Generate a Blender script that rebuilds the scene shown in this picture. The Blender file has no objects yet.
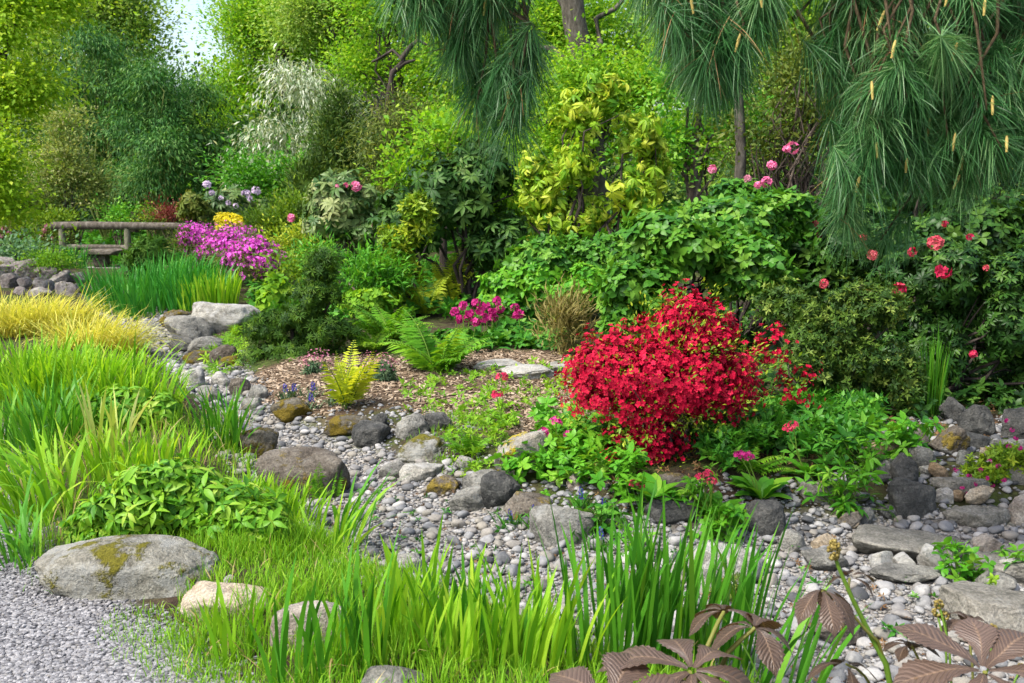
import bpy, bmesh, math
import numpy as np

# ------------------------------------------------------------------ camera, sky, sun, exposure
sc = bpy.context.scene
COL = sc.collection
IMW, IMH, FOC, HOR, CAMZ = 1024, 683, 995.0, 190.0, 1.6
PITCH = math.atan((IMH / 2 - HOR) / FOC)
cam = bpy.data.objects.new('camera', bpy.data.cameras.new('camera'))
COL.objects.link(cam)
cam.location = (0, 0, CAMZ)
cam.rotation_euler = (math.pi / 2 - PITCH, 0, 0)
cam.data.sensor_width = 36.0
cam.data.lens = 36.0 * FOC / IMW
cam.data.clip_start = 0.05
cam.data.clip_end = 2000
cam.data.dof.use_dof = True
cam.data.dof.focus_distance = 5.6
cam.data.dof.aperture_fstop = 7.0
sc.camera = cam

SUN_EL, SUN_AZ = math.radians(55), math.radians(-126)   # azimuth measured from +Y towards +X
w = bpy.data.worlds.new('World')
sc.world = w
w.use_nodes = True
nt = w.node_tree
bg = nt.nodes['Background']
sky = nt.nodes.new('ShaderNodeTexSky')
sky.sky_type = 'NISHITA'
sky.sun_disc = False
sky.sun_elevation = SUN_EL
sky.sun_rotation = SUN_AZ
sky.air_density = 1.0
sky.dust_density = 4.0
sky.ozone_density = 0.2
nt.links.new(sky.outputs[0], bg.inputs[0])
bg.inputs[1].default_value = 0.14
sl = bpy.data.lights.new('sun', 'SUN')
sl.energy = 2.0
sl.angle = math.radians(7)
sl.color = (1.0, 0.97, 0.92)
sun = bpy.data.objects.new('sun', sl)
COL.objects.link(sun)
sun.rotation_euler = (math.pi / 2 - SUN_EL, 0, math.pi - SUN_AZ)
sc.view_settings.view_transform = 'Standard'
sc.view_settings.look = 'None'
sc.view_settings.exposure = 1.5
sc.view_settings.gamma = 1.0
sc.view_settings.use_curve_mapping = False
cy = sc.cycles
cy.max_bounces = 7
cy.diffuse_bounces = 4
cy.glossy_bounces = 2
cy.transmission_bounces = 4
cy.caustics_reflective = False
cy.caustics_refractive = False
cy.use_denoising = True

# ------------------------------------------------------------------ where things stand
rng = np.random.default_rng(11)
PI = math.pi
def ss(a, b, x):
    t = np.clip((np.asarray(x, float) - a) / (b - a), 0, 1)
    return t * t * (3 - 2 * t)
def ray(px, py):
    x, y = px - IMW / 2, -(py - IMH / 2)
    return np.array([x, y * math.sin(PITCH) + FOC * math.cos(PITCH), y * math.cos(PITCH) - FOC * math.sin(PITCH)])
def P(px, py, Y):
    d = ray(px, py)
    return np.array([0, 0, CAMZ]) + d * (Y / d[1])
def flat(pts):
    out = []
    for px, py in pts:
        d = ray(px, py)
        p = d * (CAMZ / -d[2])
        out.append((p[0], p[1]))
    return np.array(out)
def sdist(poly, x, y):
    "signed distance to a polygon on the ground, negative inside"
    p = np.stack([np.ravel(x), np.ravel(y)], 1).astype(float)
    best = np.full(len(p), 1e9)
    inside = np.zeros(len(p), bool)
    n = len(poly)
    for i in range(n):
        a, b = poly[i], poly[(i + 1) % n]
        e = b - a
        q = p - a
        t = np.clip((q @ e) / max(e @ e, 1e-9), 0, 1)
        best = np.minimum(best, np.hypot(q[:, 0] - t * e[0], q[:, 1] - t * e[1]))
        c = ((a[1] > p[:, 1]) != (b[1] > p[:, 1]))
        with np.errstate(divide='ignore', invalid='ignore'):
            xx = e[0] * (p[:, 1] - a[1]) / (e[1] if e[1] else 1e-9) + a[0]
        inside ^= c & (p[:, 0] < xx)
    return np.where(inside, -best, best).reshape(np.shape(x))
STREAM = flat([(72, 287), (105, 312), (140, 335), (172, 362), (215, 400), (240, 440), (262, 488), (300, 520), (335, 552), (400, 580),
               (500, 618), (600, 650), (700, 690), (800, 740), (1150, 760), (1500, 560), (1300, 515), (1040, 515), (1024, 515), (900, 508), (800, 515), (700, 522), (620, 525), (560, 520),
               (500, 497), (440, 468), (330, 432), (262, 405), (240, 372), (195, 330), (150, 308), (112, 285)])
PATH = flat([(-900, 900), (300, 900), (238, 720), (205, 665), (178, 640), (110, 606), (50, 598), (24, 560), (12, 500), (14, 445), (2, 425), (-120, 420), (-700, 600)])
MULCH = flat([(245, 378), (330, 362), (400, 366), (470, 356), (560, 362), (600, 385), (590, 450), (500, 440), (440, 432), (400, 418), (330, 415), (262, 402)])
rk = np.random.default_rng(5)
NK = rk.normal(size=(8, 2)) * np.array([.5, .5]) * np.array([[1], [1], [2], [2], [4], [4], [7], [7]])
NP_ = rk.uniform(0, 7, 8)
NA = np.array([.05, .05, .03, .03, .012, .012, .006, .006])
def hgt(x, y):
    x, y = np.asarray(x, float), np.asarray(y, float)
    s, g = sdist(STREAM, x, y), sdist(PATH, x, y)
    n = sum(a * np.sin(k[0] * x + k[1] * y + p) for k, a, p in zip(NK, NA, NP_))
    out = 0.10 * ss(0.0, .6, s) + .5 * n * ss(.1, 1.5, s) + .1 * n
    out = out * ss(0.0, .5, g) + .01
    out = out - 0.10 * ss(.25, -.3, s)
    out = out + .035 * np.clip(y - 13, 0, 60) * ss(-3, 6, x) + .02 * np.clip(y - 24, 0, 60)
    return out
def G(px, py):
    "point of the ground seen at this pixel"
    d = ray(px, py)
    d = d / d[1]
    Y = np.linspace(1.2, 60, 1200)
    z = CAMZ + d[2] * Y
    h = hgt(d[0] * Y, Y)
    i = int(np.argmax(z < h))
    if i == 0:
        i = 1199
    return np.array([d[0] * Y[i], Y[i], h[i]])
def on(x, y):
    return np.array([x, y, float(hgt(np.array([x]), np.array([y]))[0])])

# ------------------------------------------------------------------ mesh code
def unit(v):
    return v / np.maximum(np.linalg.norm(v, axis=-1, keepdims=True), 1e-9)
def frames(yd, zd):
    "rotation matrices whose columns are side, length (yd) and normal (near zd)"
    y = unit(yd)
    x = unit(np.cross(y, zd) + 1e-6)
    z = np.cross(x, y)
    return np.stack([x, y, z], -1)
def inst(tm, pos, R, s, tint):
    "many copies of a template chunk as one chunk"
    V, F, T = tm
    n, k = len(pos), len(V)
    s = np.broadcast_to(np.asarray(s, float), (n,) if np.ndim(s) < 2 else np.shape(s))
    if s.ndim == 1:
        s = np.repeat(s[:, None], 3, 1)
    VV = np.einsum('nij,nkj->nki', R, V[None] * s[:, None, :]) + pos[:, None, :]
    FF = F[None] + (np.arange(n) * k)[:, None, None]
    TT = np.clip(np.broadcast_to(np.asarray(tint, float), (n,))[:, None] + T[None], 0, 1)
    return VV.reshape(-1, 3), FF.reshape(-1, F.shape[1]), TT.reshape(-1)
def cat(chunks):
    V, F, T, o = [], [], [], 0
    for v, f, t in chunks:
        V.append(v); F.append(f + o); T.append(t); o += len(v)
    return np.concatenate(V), np.concatenate(F), np.concatenate(T)
def link(name, me, parent=None, loc=(0, 0, 0)):
    o = bpy.data.objects.new(name, me)
    COL.objects.link(o)
    if parent is not None:
        o.parent = parent
    else:
        o.location = loc
    return o
def mesh(name, chunks, mat, parent=None, base=None, smooth=True):
    "chunks (verts in world space, quad or tri faces, tint) as ONE mesh object"
    if isinstance(chunks, tuple):
        chunks = [chunks]
    if base is None:
        base = np.array(parent['_base']) if parent is not None else np.zeros(3)
    V = np.concatenate([c[0] for c in chunks]) - np.asarray(base)
    T = np.concatenate([c[2] for c in chunks])
    loops, tot, o = [], [], 0
    for c in chunks:
        loops.append((c[1] + o).ravel())
        tot.append(np.full(len(c[1]), c[1].shape[1]))
        o += len(c[0])
    loops, tot = np.concatenate(loops).astype(np.int32), np.concatenate(tot).astype(np.int32)
    me = bpy.data.meshes.new(name)
    me.vertices.add(len(V))
    me.vertices.foreach_set('co', V.astype(np.float32).ravel())
    me.loops.add(len(loops))
    me.loops.foreach_set('vertex_index', loops)
    me.polygons.add(len(tot))
    st = np.zeros(len(tot), np.int32)
    st[1:] = np.cumsum(tot)[:-1]
    me.polygons.foreach_set('loop_start', st)
    me.polygons.foreach_set('use_smooth', np.full(len(tot), smooth))
    a = me.attributes.new('tint', 'FLOAT', 'POINT')
    a.data.foreach_set('value', T.astype(np.float32))
    me.materials.append(mat)
    me.update()
    me.validate()
    return link(name, me, parent, base)
def tag(o, label, cat_, group=None, kind=None):
    if label: o['label'] = label
    if cat_: o['category'] = cat_
    if group: o['group'] = group
    if kind: o['kind'] = kind
    return o
def thing(name, label, cat_, base, group=None):
    o = bpy.data.objects.new(name, None)
    COL.objects.link(o)
    o.empty_display_size = .1
    o.location = [float(v) for v in base]
    o['_base'] = [float(v) for v in base]
    return tag(o, label, cat_, group)
def tube(pts, rad, sides=6, tint=.5):
    pts = np.asarray(pts, float)
    n = len(pts)
    rad = np.broadcast_to(np.asarray(rad, float), (n,))
    d = unit(np.gradient(pts, axis=0))
    ref = np.array([0.31, 0.17, 1.0]) if abs(d[0][2]) < .8 else np.array([1., .2, .1])
    x = unit(np.cross(d, ref))
    z = np.cross(d, x)
    a = np.arange(sides) * 2 * PI / sides
    V = pts[:, None] + rad[:, None, None] * (np.cos(a)[None, :, None] * x[:, None] + np.sin(a)[None, :, None] * z[:, None])
    i, j = np.meshgrid(np.arange(n - 1), np.arange(sides), indexing='ij')
    k = (j + 1) % sides
    F = np.stack([i * sides + j, i * sides + k, (i + 1) * sides + k, (i + 1) * sides + j], -1).reshape(-1, 4)
    V = np.concatenate([V.reshape(-1, 3), pts[:1], pts[-1:]])
    b, e = n * sides, n * sides + 1
    j = np.arange(sides); k = (j + 1) % sides
    C1 = np.stack([np.full(sides, b), k, j, j], -1)[:, [0, 1, 2]]
    C2 = np.stack([np.full(sides, e), (n - 1) * sides + j, (n - 1) * sides + k], -1)
    C = np.concatenate([C1, C2])
    tt = np.full(len(V), tint)
    return [(V, F, tt), (V, C, tt)]
def curve(a, b, sag=0., wob=.05, n=6, r=None):
    r = r or rng
    a, b = np.asarray(a, float), np.asarray(b, float)
    t = np.linspace(0, 1, n)[:, None]
    L = np.linalg.norm(b - a)
    p = a + (b - a) * t
    p = p + np.array([0, 0, 1]) * (sag * L * 4 * t * (1 - t))
    p[1:-1] += r.normal(size=(n - 2, 3)) * wob * L
    return p
# leaf templates: length along +y from 0 to 1, width across x, normal +z
def leaf5(wd=.4, fold=.06, droop=.12, wpos=.45):
    V = np.array([[0, 0, 0], [wd / 2, wpos, fold], [0, 1, -droop], [-wd / 2, wpos, fold], [0, .55, -fold * .4]])
    return V, np.array([[0, 1, 2, 4], [0, 4, 2, 3]]), np.zeros(5)
def leafn(wd=.45, rows=6, fold=.06, droop=.25, peak=.4, tip=1.2, wave=0.):
    t = np.linspace(0, 1, rows + 1)
    wv = np.where(t < peak, np.sin(t / peak * PI / 2) ** .8, np.cos((t - peak) / (1 - peak) * PI / 2) ** tip)
    wv = wd / 2 * np.clip(wv, .02, 1)
    y, z = t - droop * .25 * t ** 2, -droop * t ** 2
    V = []
    for k in range(rows + 1):
        for s in (-1, 0, 1):
            V.append((s * wv[k], y[k], z[k] + abs(s) * fold * wv[k] / (wd / 2) + (wave * (-1) ** k * abs(s))))
    F = []
    for k in range(rows):
        for c in range(2):
            a = k * 3 + c
            F.append((a, a + 1, a + 4, a + 3))
    return np.array(V, float), np.array(F), np.zeros(len(V))
def ring(tm, k, elev=.3, s=1., jit=.25, start=0., seed=3):
    "k leaves round the +z axis: a rosette, or a flower when the leaf is a petal"
    r = np.random.default_rng(seed)
    a = start + np.arange(k) * 2 * PI / k + r.normal(size=k) * jit * .4
    e = elev + r.normal(size=k) * jit * .5
    d = np.stack([np.cos(a) * np.cos(e), np.sin(a) * np.cos(e), np.sin(e)], -1)
    zz = np.stack([-np.cos(a) * np.sin(e), -np.sin(a) * np.sin(e), np.cos(e)], -1)
    return inst(tm, d * .04, frames(d, zz), s * (1 + r.normal(size=k) * jit * .3), 0. + r.normal(size=k) * .06)
L5 = leaf5()
L5W = leaf5(.6)
L5N = leaf5(.22, .03, .2)
L5VN = leaf5(.13, .02, .3)
PETAL = leaf5(.78, .03, .25, .6)
FLOWER = ring(PETAL, 5, .55, .5, .15)
WH_RHODO = ring(leafn(.33, 3, .05, .3, .5, .9), 8, .12, 1., .3)
WH_BROAD = ring(leafn(.55, 3, .05, .3, .45, .9), 6, .3, 1., .35)
WH_DROOP = ring(leafn(.30, 3, .05, .35, .5, 1.), 8, -.45, 1., .35)
WH_STAR = ring(leafn(.34, 3, .05, .25, .4, 1.2), 5, .1, 1., .3)
WH_SMALL = ring(leaf5(.42), 6, .4, 1., .4)
WH_NARROW = ring(leaf5(.2, .03, .2), 9, .15, 1., .5)
def orand(n, r): return unit(r.normal(size=(n, 3)))
def lumpy(u, r, k=7, amp=.2):
    f = r.normal(size=(k, 3)) * 2.6
    p = r.uniform(0, 7, k)
    return 1 + amp * np.sin(u @ f.T + p).mean(1) * 2.0
def shell(c, rad, n, r, hollow=.5, zmin=-.6, noise=.25):
    "clump centres spread through the outer part of an uneven ellipsoid"
    u = orand(n * 3, r)
    u = u[u[:, 2] > zmin][:n]
    lum = lumpy(u, r, amp=noise)
    rr = (hollow ** 3 + (1 - hollow ** 3) * r.random(len(u))) ** (1 / 3) * lum
    rr = rr * np.where(r.random(len(u)) < .12, r.uniform(1, 1.22, len(u)), 1)
    return np.asarray(c) + u * rr[:, None] * np.asarray(rad), u
def lumps(c, rad, k, r, zmin=-.9, zs=1.):
    "smaller uneven mounds that make up one larger one"
    out = []
    for _ in range(k):
        u = orand(1, r)[0]
        if u[2] < zmin: u[2] = -u[2]
        s = r.uniform(.34, .60)
        out.append((np.asarray(c) + u * rad * (1.02 - s) * r.uniform(.55, 1.1), rad * s * r.uniform(.8, 1.2, 3) * [1, 1, zs]))
    return out
def leaves(p, u, tm, lpc, cr, ls, r, flat_=.6, out=.6, up=.5, droop=.2, rnd=.45, nup=.9, var=.3, tv=(.22, .16), tb=.5):
    "lpc leaves round every clump centre p; u points out of the crown"
    n = len(p)
    sv = u * [1, 1, .25] + r.normal(size=u.shape) * [.5, .5, .25]      # each clump is a spray along a shoot of its own
    sv = unit(sv + [0, 0, .25 - droop * .5])
    off = r.normal(size=(n, lpc, 3)) * np.array([1, 1, flat_]) * cr * .55 + sv[:, None] * (r.normal(size=(n, lpc, 1)) * cr * 1.25)
    q = (p[:, None] + off).reshape(-1, 3)
    uu = np.repeat(u, lpc, 0)
    d = uu * out + unit(off.reshape(-1, 3)) * .5 + np.array([0, 0, up - droop]) + r.normal(size=q.shape) * rnd
    nz = np.array([0, -.15, nup]) + uu * .6 + r.normal(size=q.shape) * .28
    s = ls * (1 + var * r.normal(size=len(q)).clip(-2, 2))
    t = tb + np.repeat(r.normal(size=n) * tv[0], lpc) + r.normal(size=len(q)) * tv[1]
    return inst(tm, q, frames(d, nz), s.clip(ls * .4), t)
def whorls(p, u, tm, ls, r, up=.5, rnd=.3, tv=.25, tb=.5, var=.2):
    ax = unit(u + np.array([0, 0, up]) + r.normal(size=p.shape) * rnd)
    a = r.normal(size=p.shape)
    y = unit(np.cross(ax, a))
    s = ls * (1 + var * r.normal(size=len(p)).clip(-2, 2))
    return inst(tm, p, frames(y, ax), s, tb + r.normal(size=len(p)) * tv)
def blades(b, L, wd, az, th0, bend, r, segs=5, p=1.6, tint=None, taper=.7):
    "ribbons that leave the ground at th0 from the vertical and arch over by bend"
    n = len(b)
    t = np.linspace(0, 1, segs + 1)
    th = th0[:, None] + bend[:, None] * t[None] ** p
    dl = L[:, None] / segs
    hx = np.concatenate([np.zeros((n, 1)), np.cumsum(np.sin((th[:, 1:] + th[:, :-1]) / 2) * dl, 1)], 1)
    hz = np.concatenate([np.zeros((n, 1)), np.cumsum(np.cos((th[:, 1:] + th[:, :-1]) / 2) * dl, 1)], 1)
    C = b[:, None, :] + np.stack([hx * np.cos(az)[:, None], hx * np.sin(az)[:, None], hz], -1)
    tw = az + PI / 2 + r.normal(size=n) * .6
    side = np.stack([np.cos(tw), np.sin(tw), np.zeros(n)], -1)
    wp = np.clip((.75 + .5 * t) * (1 - t ** 3.2) ** taper, .03, None)
    off = side[:, None] * (wd[:, None] * wp[None])[..., None] * .5
    V = np.stack([C - off, C + off], 2).reshape(-1, 3)
    k = np.arange(segs) * 2
    f = np.stack([k, k + 1, k + 3, k + 2], -1)
    F = (f[None] + (np.arange(n) * 2 * (segs + 1))[:, None, None]).reshape(-1, 4)
    tt = (.5 + r.normal(size=n) * .2 if tint is None else tint)
    return V, F, np.clip(np.repeat(tt, 2 * (segs + 1)), 0, 1)
def frond(base, L, az, th0, bend, r, pairs=20, wd=.26, seg=14, tb=.5, tri=False, pin=None):
    "one fern frond: an arching midrib with tapering leaflets down both sides"
    t = np.linspace(0, 1, seg)
    th = th0 + bend * t ** 1.5
    d = np.stack([np.sin(th) * math.cos(az), np.sin(th) * math.sin(az), np.cos(th)], -1)
    C = base + np.concatenate([np.zeros((1, 3)), np.cumsum(d[1:] * L / (seg - 1), 0)])
    s = np.linspace(.12, .98, pairs)
    q = np.stack([np.interp(s, t, C[:, k]) for k in range(3)], -1)
    dd = unit(np.stack([np.interp(s, t, d[:, k]) for k in range(3)], -1))
    sv = np.array([-math.sin(az), math.cos(az), 0.])
    nrm = unit(np.cross(dd, sv) * -1)
    nrm = np.where(nrm[:, 2:] < 0, -nrm, nrm)
    ln = L * wd * np.sin(np.clip(s ** (.6 if not tri else .9), 0, 1) * PI * .93 + .12).clip(.1) * (1 + .1 * r.normal(size=pairs))
    out = []
    for sg in (-1, 1):
        dv = sv * sg + dd * .35 + r.normal(size=(pairs, 3)) * .08 + np.array([0, 0, -.1])
        out.append(inst(pin or L5N, q, frames(dv, nrm + r.normal(size=(pairs, 3)) * .15), ln, tb + r.normal(size=pairs) * .08))
    rib = tube(C, np.linspace(.006, .0015, seg) * L / .6, 4, .5)
    return out, rib
# rocks
def ico(sub):
    bm = bmesh.new()
    bmesh.ops.create_icosphere(bm, subdivisions=sub, radius=1)
    V = np.array([v.co[:] for v in bm.verts]); F = np.array([[v.index for v in f.verts] for f in bm.faces])
    bm.free()
    return unit(V), F
ICO = {k: ico(k) for k in (1, 2, 3, 5)}
LAT = np.random.default_rng(1).random((32, 32, 32))
def vnoise(p):
    i = np.floor(p).astype(int); f = p - i; f = f * f * (3 - 2 * f)
    o = 0
    for dx in (0, 1):
        for dy in (0, 1):
            for dz in (0, 1):
                wgt = (f[:, 0] if dx else 1 - f[:, 0]) * (f[:, 1] if dy else 1 - f[:, 1]) * (f[:, 2] if dz else 1 - f[:, 2])
                o = o + wgt * LAT[(i[:, 0] + dx) % 32, (i[:, 1] + dy) % 32, (i[:, 2] + dz) % 32]
    return o - .5
def rockv(dims, seed, sub=5, facets=10, sharp=18., rough=.13, top=None):
    r = np.random.default_rng(seed)
    U, F = ICO[sub]
    n = orand(facets, r); h = r.uniform(.62, 1., facets)
    if top is not None:
        n = np.concatenate([n, unit(np.array([[r.normal() * .1 + top[0], r.normal() * .1, 1.]]))]); h = np.append(h, top[1])
    n = np.concatenate([n, -n[:3]]); h = np.append(h, h[:3])
    n2 = orand(facets, r)                       # chips off the corners
    n = np.concatenate([n, n2]); h = np.append(h, r.uniform(.80, .98, facets))
    q = (U @ n.T).clip(.02) / h
    rad = 1 / ((q ** sharp).sum(1) + .72 ** sharp) ** (1 / sharp)
    V = U * rad[:, None]
    sd = r.uniform(0, 30, 3)
    nz = vnoise(V * 2.2 + sd) * 1.2 + vnoise(V * 5 + sd) * .7 + np.abs(vnoise(V * 9 + sd)) * .8 + np.abs(vnoise(V * 19 + sd)) * .4 + vnoise(V * 34 + sd) * .15
    V = V + U * (nz * rough)[:, None]
    lo, hi = V.min(0), V.max(0)
    return (V - (lo + hi) / 2) / (hi - lo) * np.asarray(dims), F, nz

# ------------------------------------------------------------------ materials
class NT:
    def __init__(self, name):
        self.m = bpy.data.materials.new(name)
        self.m.use_nodes = True
        self.t = self.m.node_tree
        self.t.nodes.clear()
        self.out = self.n('ShaderNodeOutputMaterial')
    def n(self, kind, ins=None, **kw):
        x = self.t.nodes.new(kind)
        for k, v in kw.items(): setattr(x, k, v)
        for k, v in (ins or {}).items():
            if isinstance(v, bpy.types.NodeSocket): self.t.links.new(v, x.inputs[k])
            else: x.inputs[k].default_value = v
        return x
    def ramp(self, fac, cols, pos=None):
        x = self.n('ShaderNodeValToRGB', {0: fac})
        e = x.color_ramp.elements
        pos = pos or np.linspace(0, 1, len(cols))
        while len(e) < len(cols): e.new(.5)
        for k, (c, p) in enumerate(zip(cols, pos)):
            e[k].position = p; e[k].color = (*c, 1)
        return x.outputs[0]
    def mix(self, fac, a, b, mode='MIX'):
        x = self.n('ShaderNodeMix', data_type='RGBA', blend_type=mode)
        for k, v in ((0, fac), (6, a), (7, b)):
            if isinstance(v, bpy.types.NodeSocket): self.t.links.new(v, x.inputs[k])
            else: x.inputs[k].default_value = (*v, 1) if isinstance(v, tuple) and len(v) == 3 else v
        return x.outputs[2]
    def math(self, op, a, b=0., c=None):
        x = self.n('ShaderNodeMath', {0: a, 1: b}, operation=op)
        if c is not None: x.inputs[2].default_value = c
        return x.outputs[0]
    def attr(self, name): return self.n('ShaderNodeAttribute', attribute_name=name).outputs[2]
    def noise(self, vec, scale, detail=4, rough=.55):
        return self.n('ShaderNodeTexNoise', {'Vector': vec, 'Scale': scale, 'Detail': detail, 'Roughness': rough}).outputs[0]
    def done(self, shader):
        self.t.links.new(shader, self.out.inputs[0])
        return self.m
def leaf_mat(name, cols, trans=.35, rough=.58, spec=.2, glow=None, pos=None):
    "a leaf or petal: glossy skin, and light through it; colours vary from leaf to leaf"
    N = NT(name)
    c = N.ramp(N.attr('tint'), cols, pos)
    pb = N.n('ShaderNodeBsdfPrincipled', {'Base Color': c, 'Roughness': rough, 'Specular IOR Level': spec})
    tc = N.mix(1., c, glow or (1.25, 1.15, .55), 'MULTIPLY')
    tb = N.n('ShaderNodeBsdfTranslucent', {'Color': tc})
    return N.done(N.n('ShaderNodeMixShader', {0: trans, 1: pb.outputs[0], 2: tb.outputs[0]}).outputs[0])
def bark_mat(name, cols, scale=18., rough=.85):
    N = NT(name)
    co = N.n('ShaderNodeTexCoord').outputs['Object']
    mp = N.n('ShaderNodeMapping', {'Vector': co, 'Scale': (1, 1, .35)}).outputs[0]
    f = N.noise(mp, scale, 6, .65)
    c = N.ramp(f, cols, [.3 + .4 * k / (len(cols) - 1) for k in range(len(cols))])
    bp = N.n('ShaderNodeBump', {'Height': f, 'Strength': .8, 'Distance': .02})
    return N.done(N.n('ShaderNodeBsdfPrincipled', {'Base Color': c, 'Roughness': rough, 'Specular IOR Level': .15, 'Normal': bp.outputs[0]}).outputs[0])
def rock_mat(name, cols, moss=0., mosscol=(.13, .12, .015), lichen=.25, scale=1., liccol=(.42, .43, .40)):
    "stone: broad tone changes, fine speckle, veins, pale lichen, moss where asked"
    N = NT(name)
    co = N.n('ShaderNodeTexCoord').outputs['Object']
    rnd = N.n('ShaderNodeObjectInfo').outputs['Random']
    v = N.n('ShaderNodeVectorMath', {0: co, 1: N.n('ShaderNodeCombineXYZ', {0: N.math('MULTIPLY', rnd, 37.), 1: N.math('MULTIPLY', rnd, 91.), 2: rnd}).outputs[0]}, operation='ADD').outputs[0]
    big = N.noise(v, 3.5 * scale, 5, .6)
    mid = N.noise(v, 17 * scale, 8, .7)
    fine = N.noise(v, 90 * scale, 3, .7)
    f = N.math('ADD', N.math('MULTIPLY', big, .55), N.math('MULTIPLY', mid, .45))
    cols = [(c_[0] * .70, c_[1] * .69, c_[2] * .62) for c_ in cols]
    liccol = tuple(x * .62 for x in liccol)
    c = N.ramp(f, cols, [.37 + .26 * k / (len(cols) - 1) for k in range(len(cols))])
    c = N.mix(.8, c, N.ramp(fine, [(.22, .22, .22), (.74, .74, .74)], [.3, .7]), 'OVERLAY')
    lv = N.noise(v, 8 * scale, 6, .75)
    lm = N.ramp(N.math('ADD', lv, lichen * .5), [(0, 0, 0), (1, 1, 1)], [.62, .72])
    c = N.mix(N.math('MULTIPLY', lm, .6), c, liccol)
    # long pale veins and cracks
    mpv = N.n('ShaderNodeMapping', {'Vector': v, 'Scale': (1.2, 1.2, 2.2), 'Rotation': (.5, .3, .2)}).outputs[0]
    vn = N.n('ShaderNodeTexVoronoi', {'Vector': N.mix(.12, mpv, N.n('ShaderNodeTexNoise', {'Vector': v, 'Scale': 6 * scale}).outputs[1]), 'Scale': 4. * scale}, feature='DISTANCE_TO_EDGE').outputs[0]
    cr = N.ramp(vn, [(.45, .43, .40), (1, 1, 1)], [0, .035])
    c = N.mix(.3, c, cr, 'MULTIPLY')
    h = N.math('ADD', N.math('MULTIPLY', mid, .7), N.math('MULTIPLY', fine, .35))
    h = N.math('ADD', h, N.math('MULTIPLY', N.math('MINIMUM', vn, .05), 1.2))
    if moss > 0:
        mn = N.math('ADD', N.noise(v, 5 * scale, 6, .7), moss * .5)
        mm = N.ramp(mn, [(0, 0, 0), (1, 1, 1)], [.60, .66])
        mc = N.ramp(fine, [tuple(x * .45 for x in mosscol), mosscol], [.3, .65])
        c = N.mix(mm, c, mc)
        h = N.math('ADD', h, N.math('MULTIPLY', mm, .25))
    bp = N.n('ShaderNodeBump', {'Height': h, 'Strength': .95, 'Distance': .03})
    return N.done(N.n('ShaderNodeBsdfPrincipled', {'Base Color': c, 'Roughness': .88, 'Specular IOR Level': .12, 'Normal': bp.outputs[0]}).outputs[0])
PEBCOL = [(.045, .047, .049), (.105, .109, .113), (.16, .164, .169), (.21, .211, .209), (.27, .27, .264), (.155, .15, .133), (.205, .19, .16), (.18, .172, .16), (.13, .135, .143), (.34, .335, .32)]
def pebble_mat(name, objrand, cols=PEBCOL):
    N = NT(name)
    src = N.n('ShaderNodeObjectInfo').outputs['Random'] if objrand else N.attr('tint')
    c = N.ramp(src, cols)
    co = N.n('ShaderNodeTexCoord').outputs['Object']
    off = N.n('ShaderNodeCombineXYZ', {0: N.math('MULTIPLY', src, 71.), 1: N.math('MULTIPLY', src, 13.)}).outputs[0]
    v = N.n('ShaderNodeVectorMath', {0: co, 1: off}, operation='ADD').outputs[0]
    f = N.noise(v, 45, 5, .7)
    c = N.mix(.6, c, N.ramp(f, [(.3, .3, .3), (.68, .67, .65)], [.3, .7]), 'OVERLAY')
    bp = N.n('ShaderNodeBump', {'Height': f, 'Strength': .35, 'Distance': .008})
    return N.done(N.n('ShaderNodeBsdfPrincipled', {'Base Color': c, 'Roughness': .75, 'Specular IOR Level': .3, 'Normal': bp.outputs[0]}).outputs[0])

M = {}
LM = lambda k, cols, **kw: M.__setitem__(k, leaf_mat(k, cols, **kw))
LM('lime blade', [(.075, .23, .010), (.15, .36, .014), (.25, .46, .022), (.38, .53, .045)], trans=.46)
LM('iris blade', [(.030, .13, .010), (.055, .21, .014), (.10, .30, .018), (.20, .38, .03)], trans=.36, rough=.42)
LM('deep iris blade', [(.026, .12, .012), (.05, .20, .014), (.09, .28, .02), (.18, .36, .03)], trans=.36, rough=.4)
LM('emerald blade', [(.018, .13, .018), (.03, .20, .022), (.06, .27, .03), (.11, .34, .04)], trans=.35, rough=.42)
LM('cream blade', [(.10, .25, .02), (.40, .46, .12), (.55, .56, .22)], trans=.35)
LM('fine grass', [(.065, .20, .010), (.13, .32, .014), (.21, .41, .02), (.33, .47, .05)], trans=.42)
LM('golden blade', [(.30, .36, .04), (.44, .46, .06), (.56, .54, .13), (.54, .46, .06)], trans=.4)
LM('peony leaf', [(.05, .17, .012), (.10, .28, .016), (.18, .36, .022), (.30, .43, .05)], trans=.36, rough=.45)
LM('mid leaf', [(.022, .09, .010), (.04, .15, .013), (.075, .22, .018), (.14, .29, .03)], trans=.32, rough=.42)
LM('bright leaf', [(.035, .15, .010), (.06, .24, .013), (.11, .32, .018), (.19, .38, .03)], trans=.36, rough=.42)
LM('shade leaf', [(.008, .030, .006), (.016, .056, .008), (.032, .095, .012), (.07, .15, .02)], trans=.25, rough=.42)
LM('olive leaf', [(.035, .07, .010), (.07, .115, .014), (.12, .165, .022), (.19, .21, .04)], trans=.32)
LM('yellow green leaf', [(.07, .16, .010), (.14, .26, .014), (.25, .36, .02), (.38, .43, .03)], trans=.36, rough=.42)
LM('pieris leaf', [(.07, .20, .012), (.16, .34, .018), (.31, .46, .03), (.48, .55, .06)], trans=.45, rough=.42)
LM('rhodo leaf', [(.012, .042, .008), (.022, .072, .012), (.045, .115, .018), (.09, .17, .03)], trans=.25, rough=.5, spec=.18)
LM('pale rhodo leaf', [(.025, .075, .016), (.06, .125, .03), (.14, .21, .06), (.26, .30, .12)], trans=.25, rough=.42)
LM('maple lime', [(.17, .33, .016), (.26, .46, .02), (.36, .54, .03), (.48, .60, .06)], trans=.52)
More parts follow.
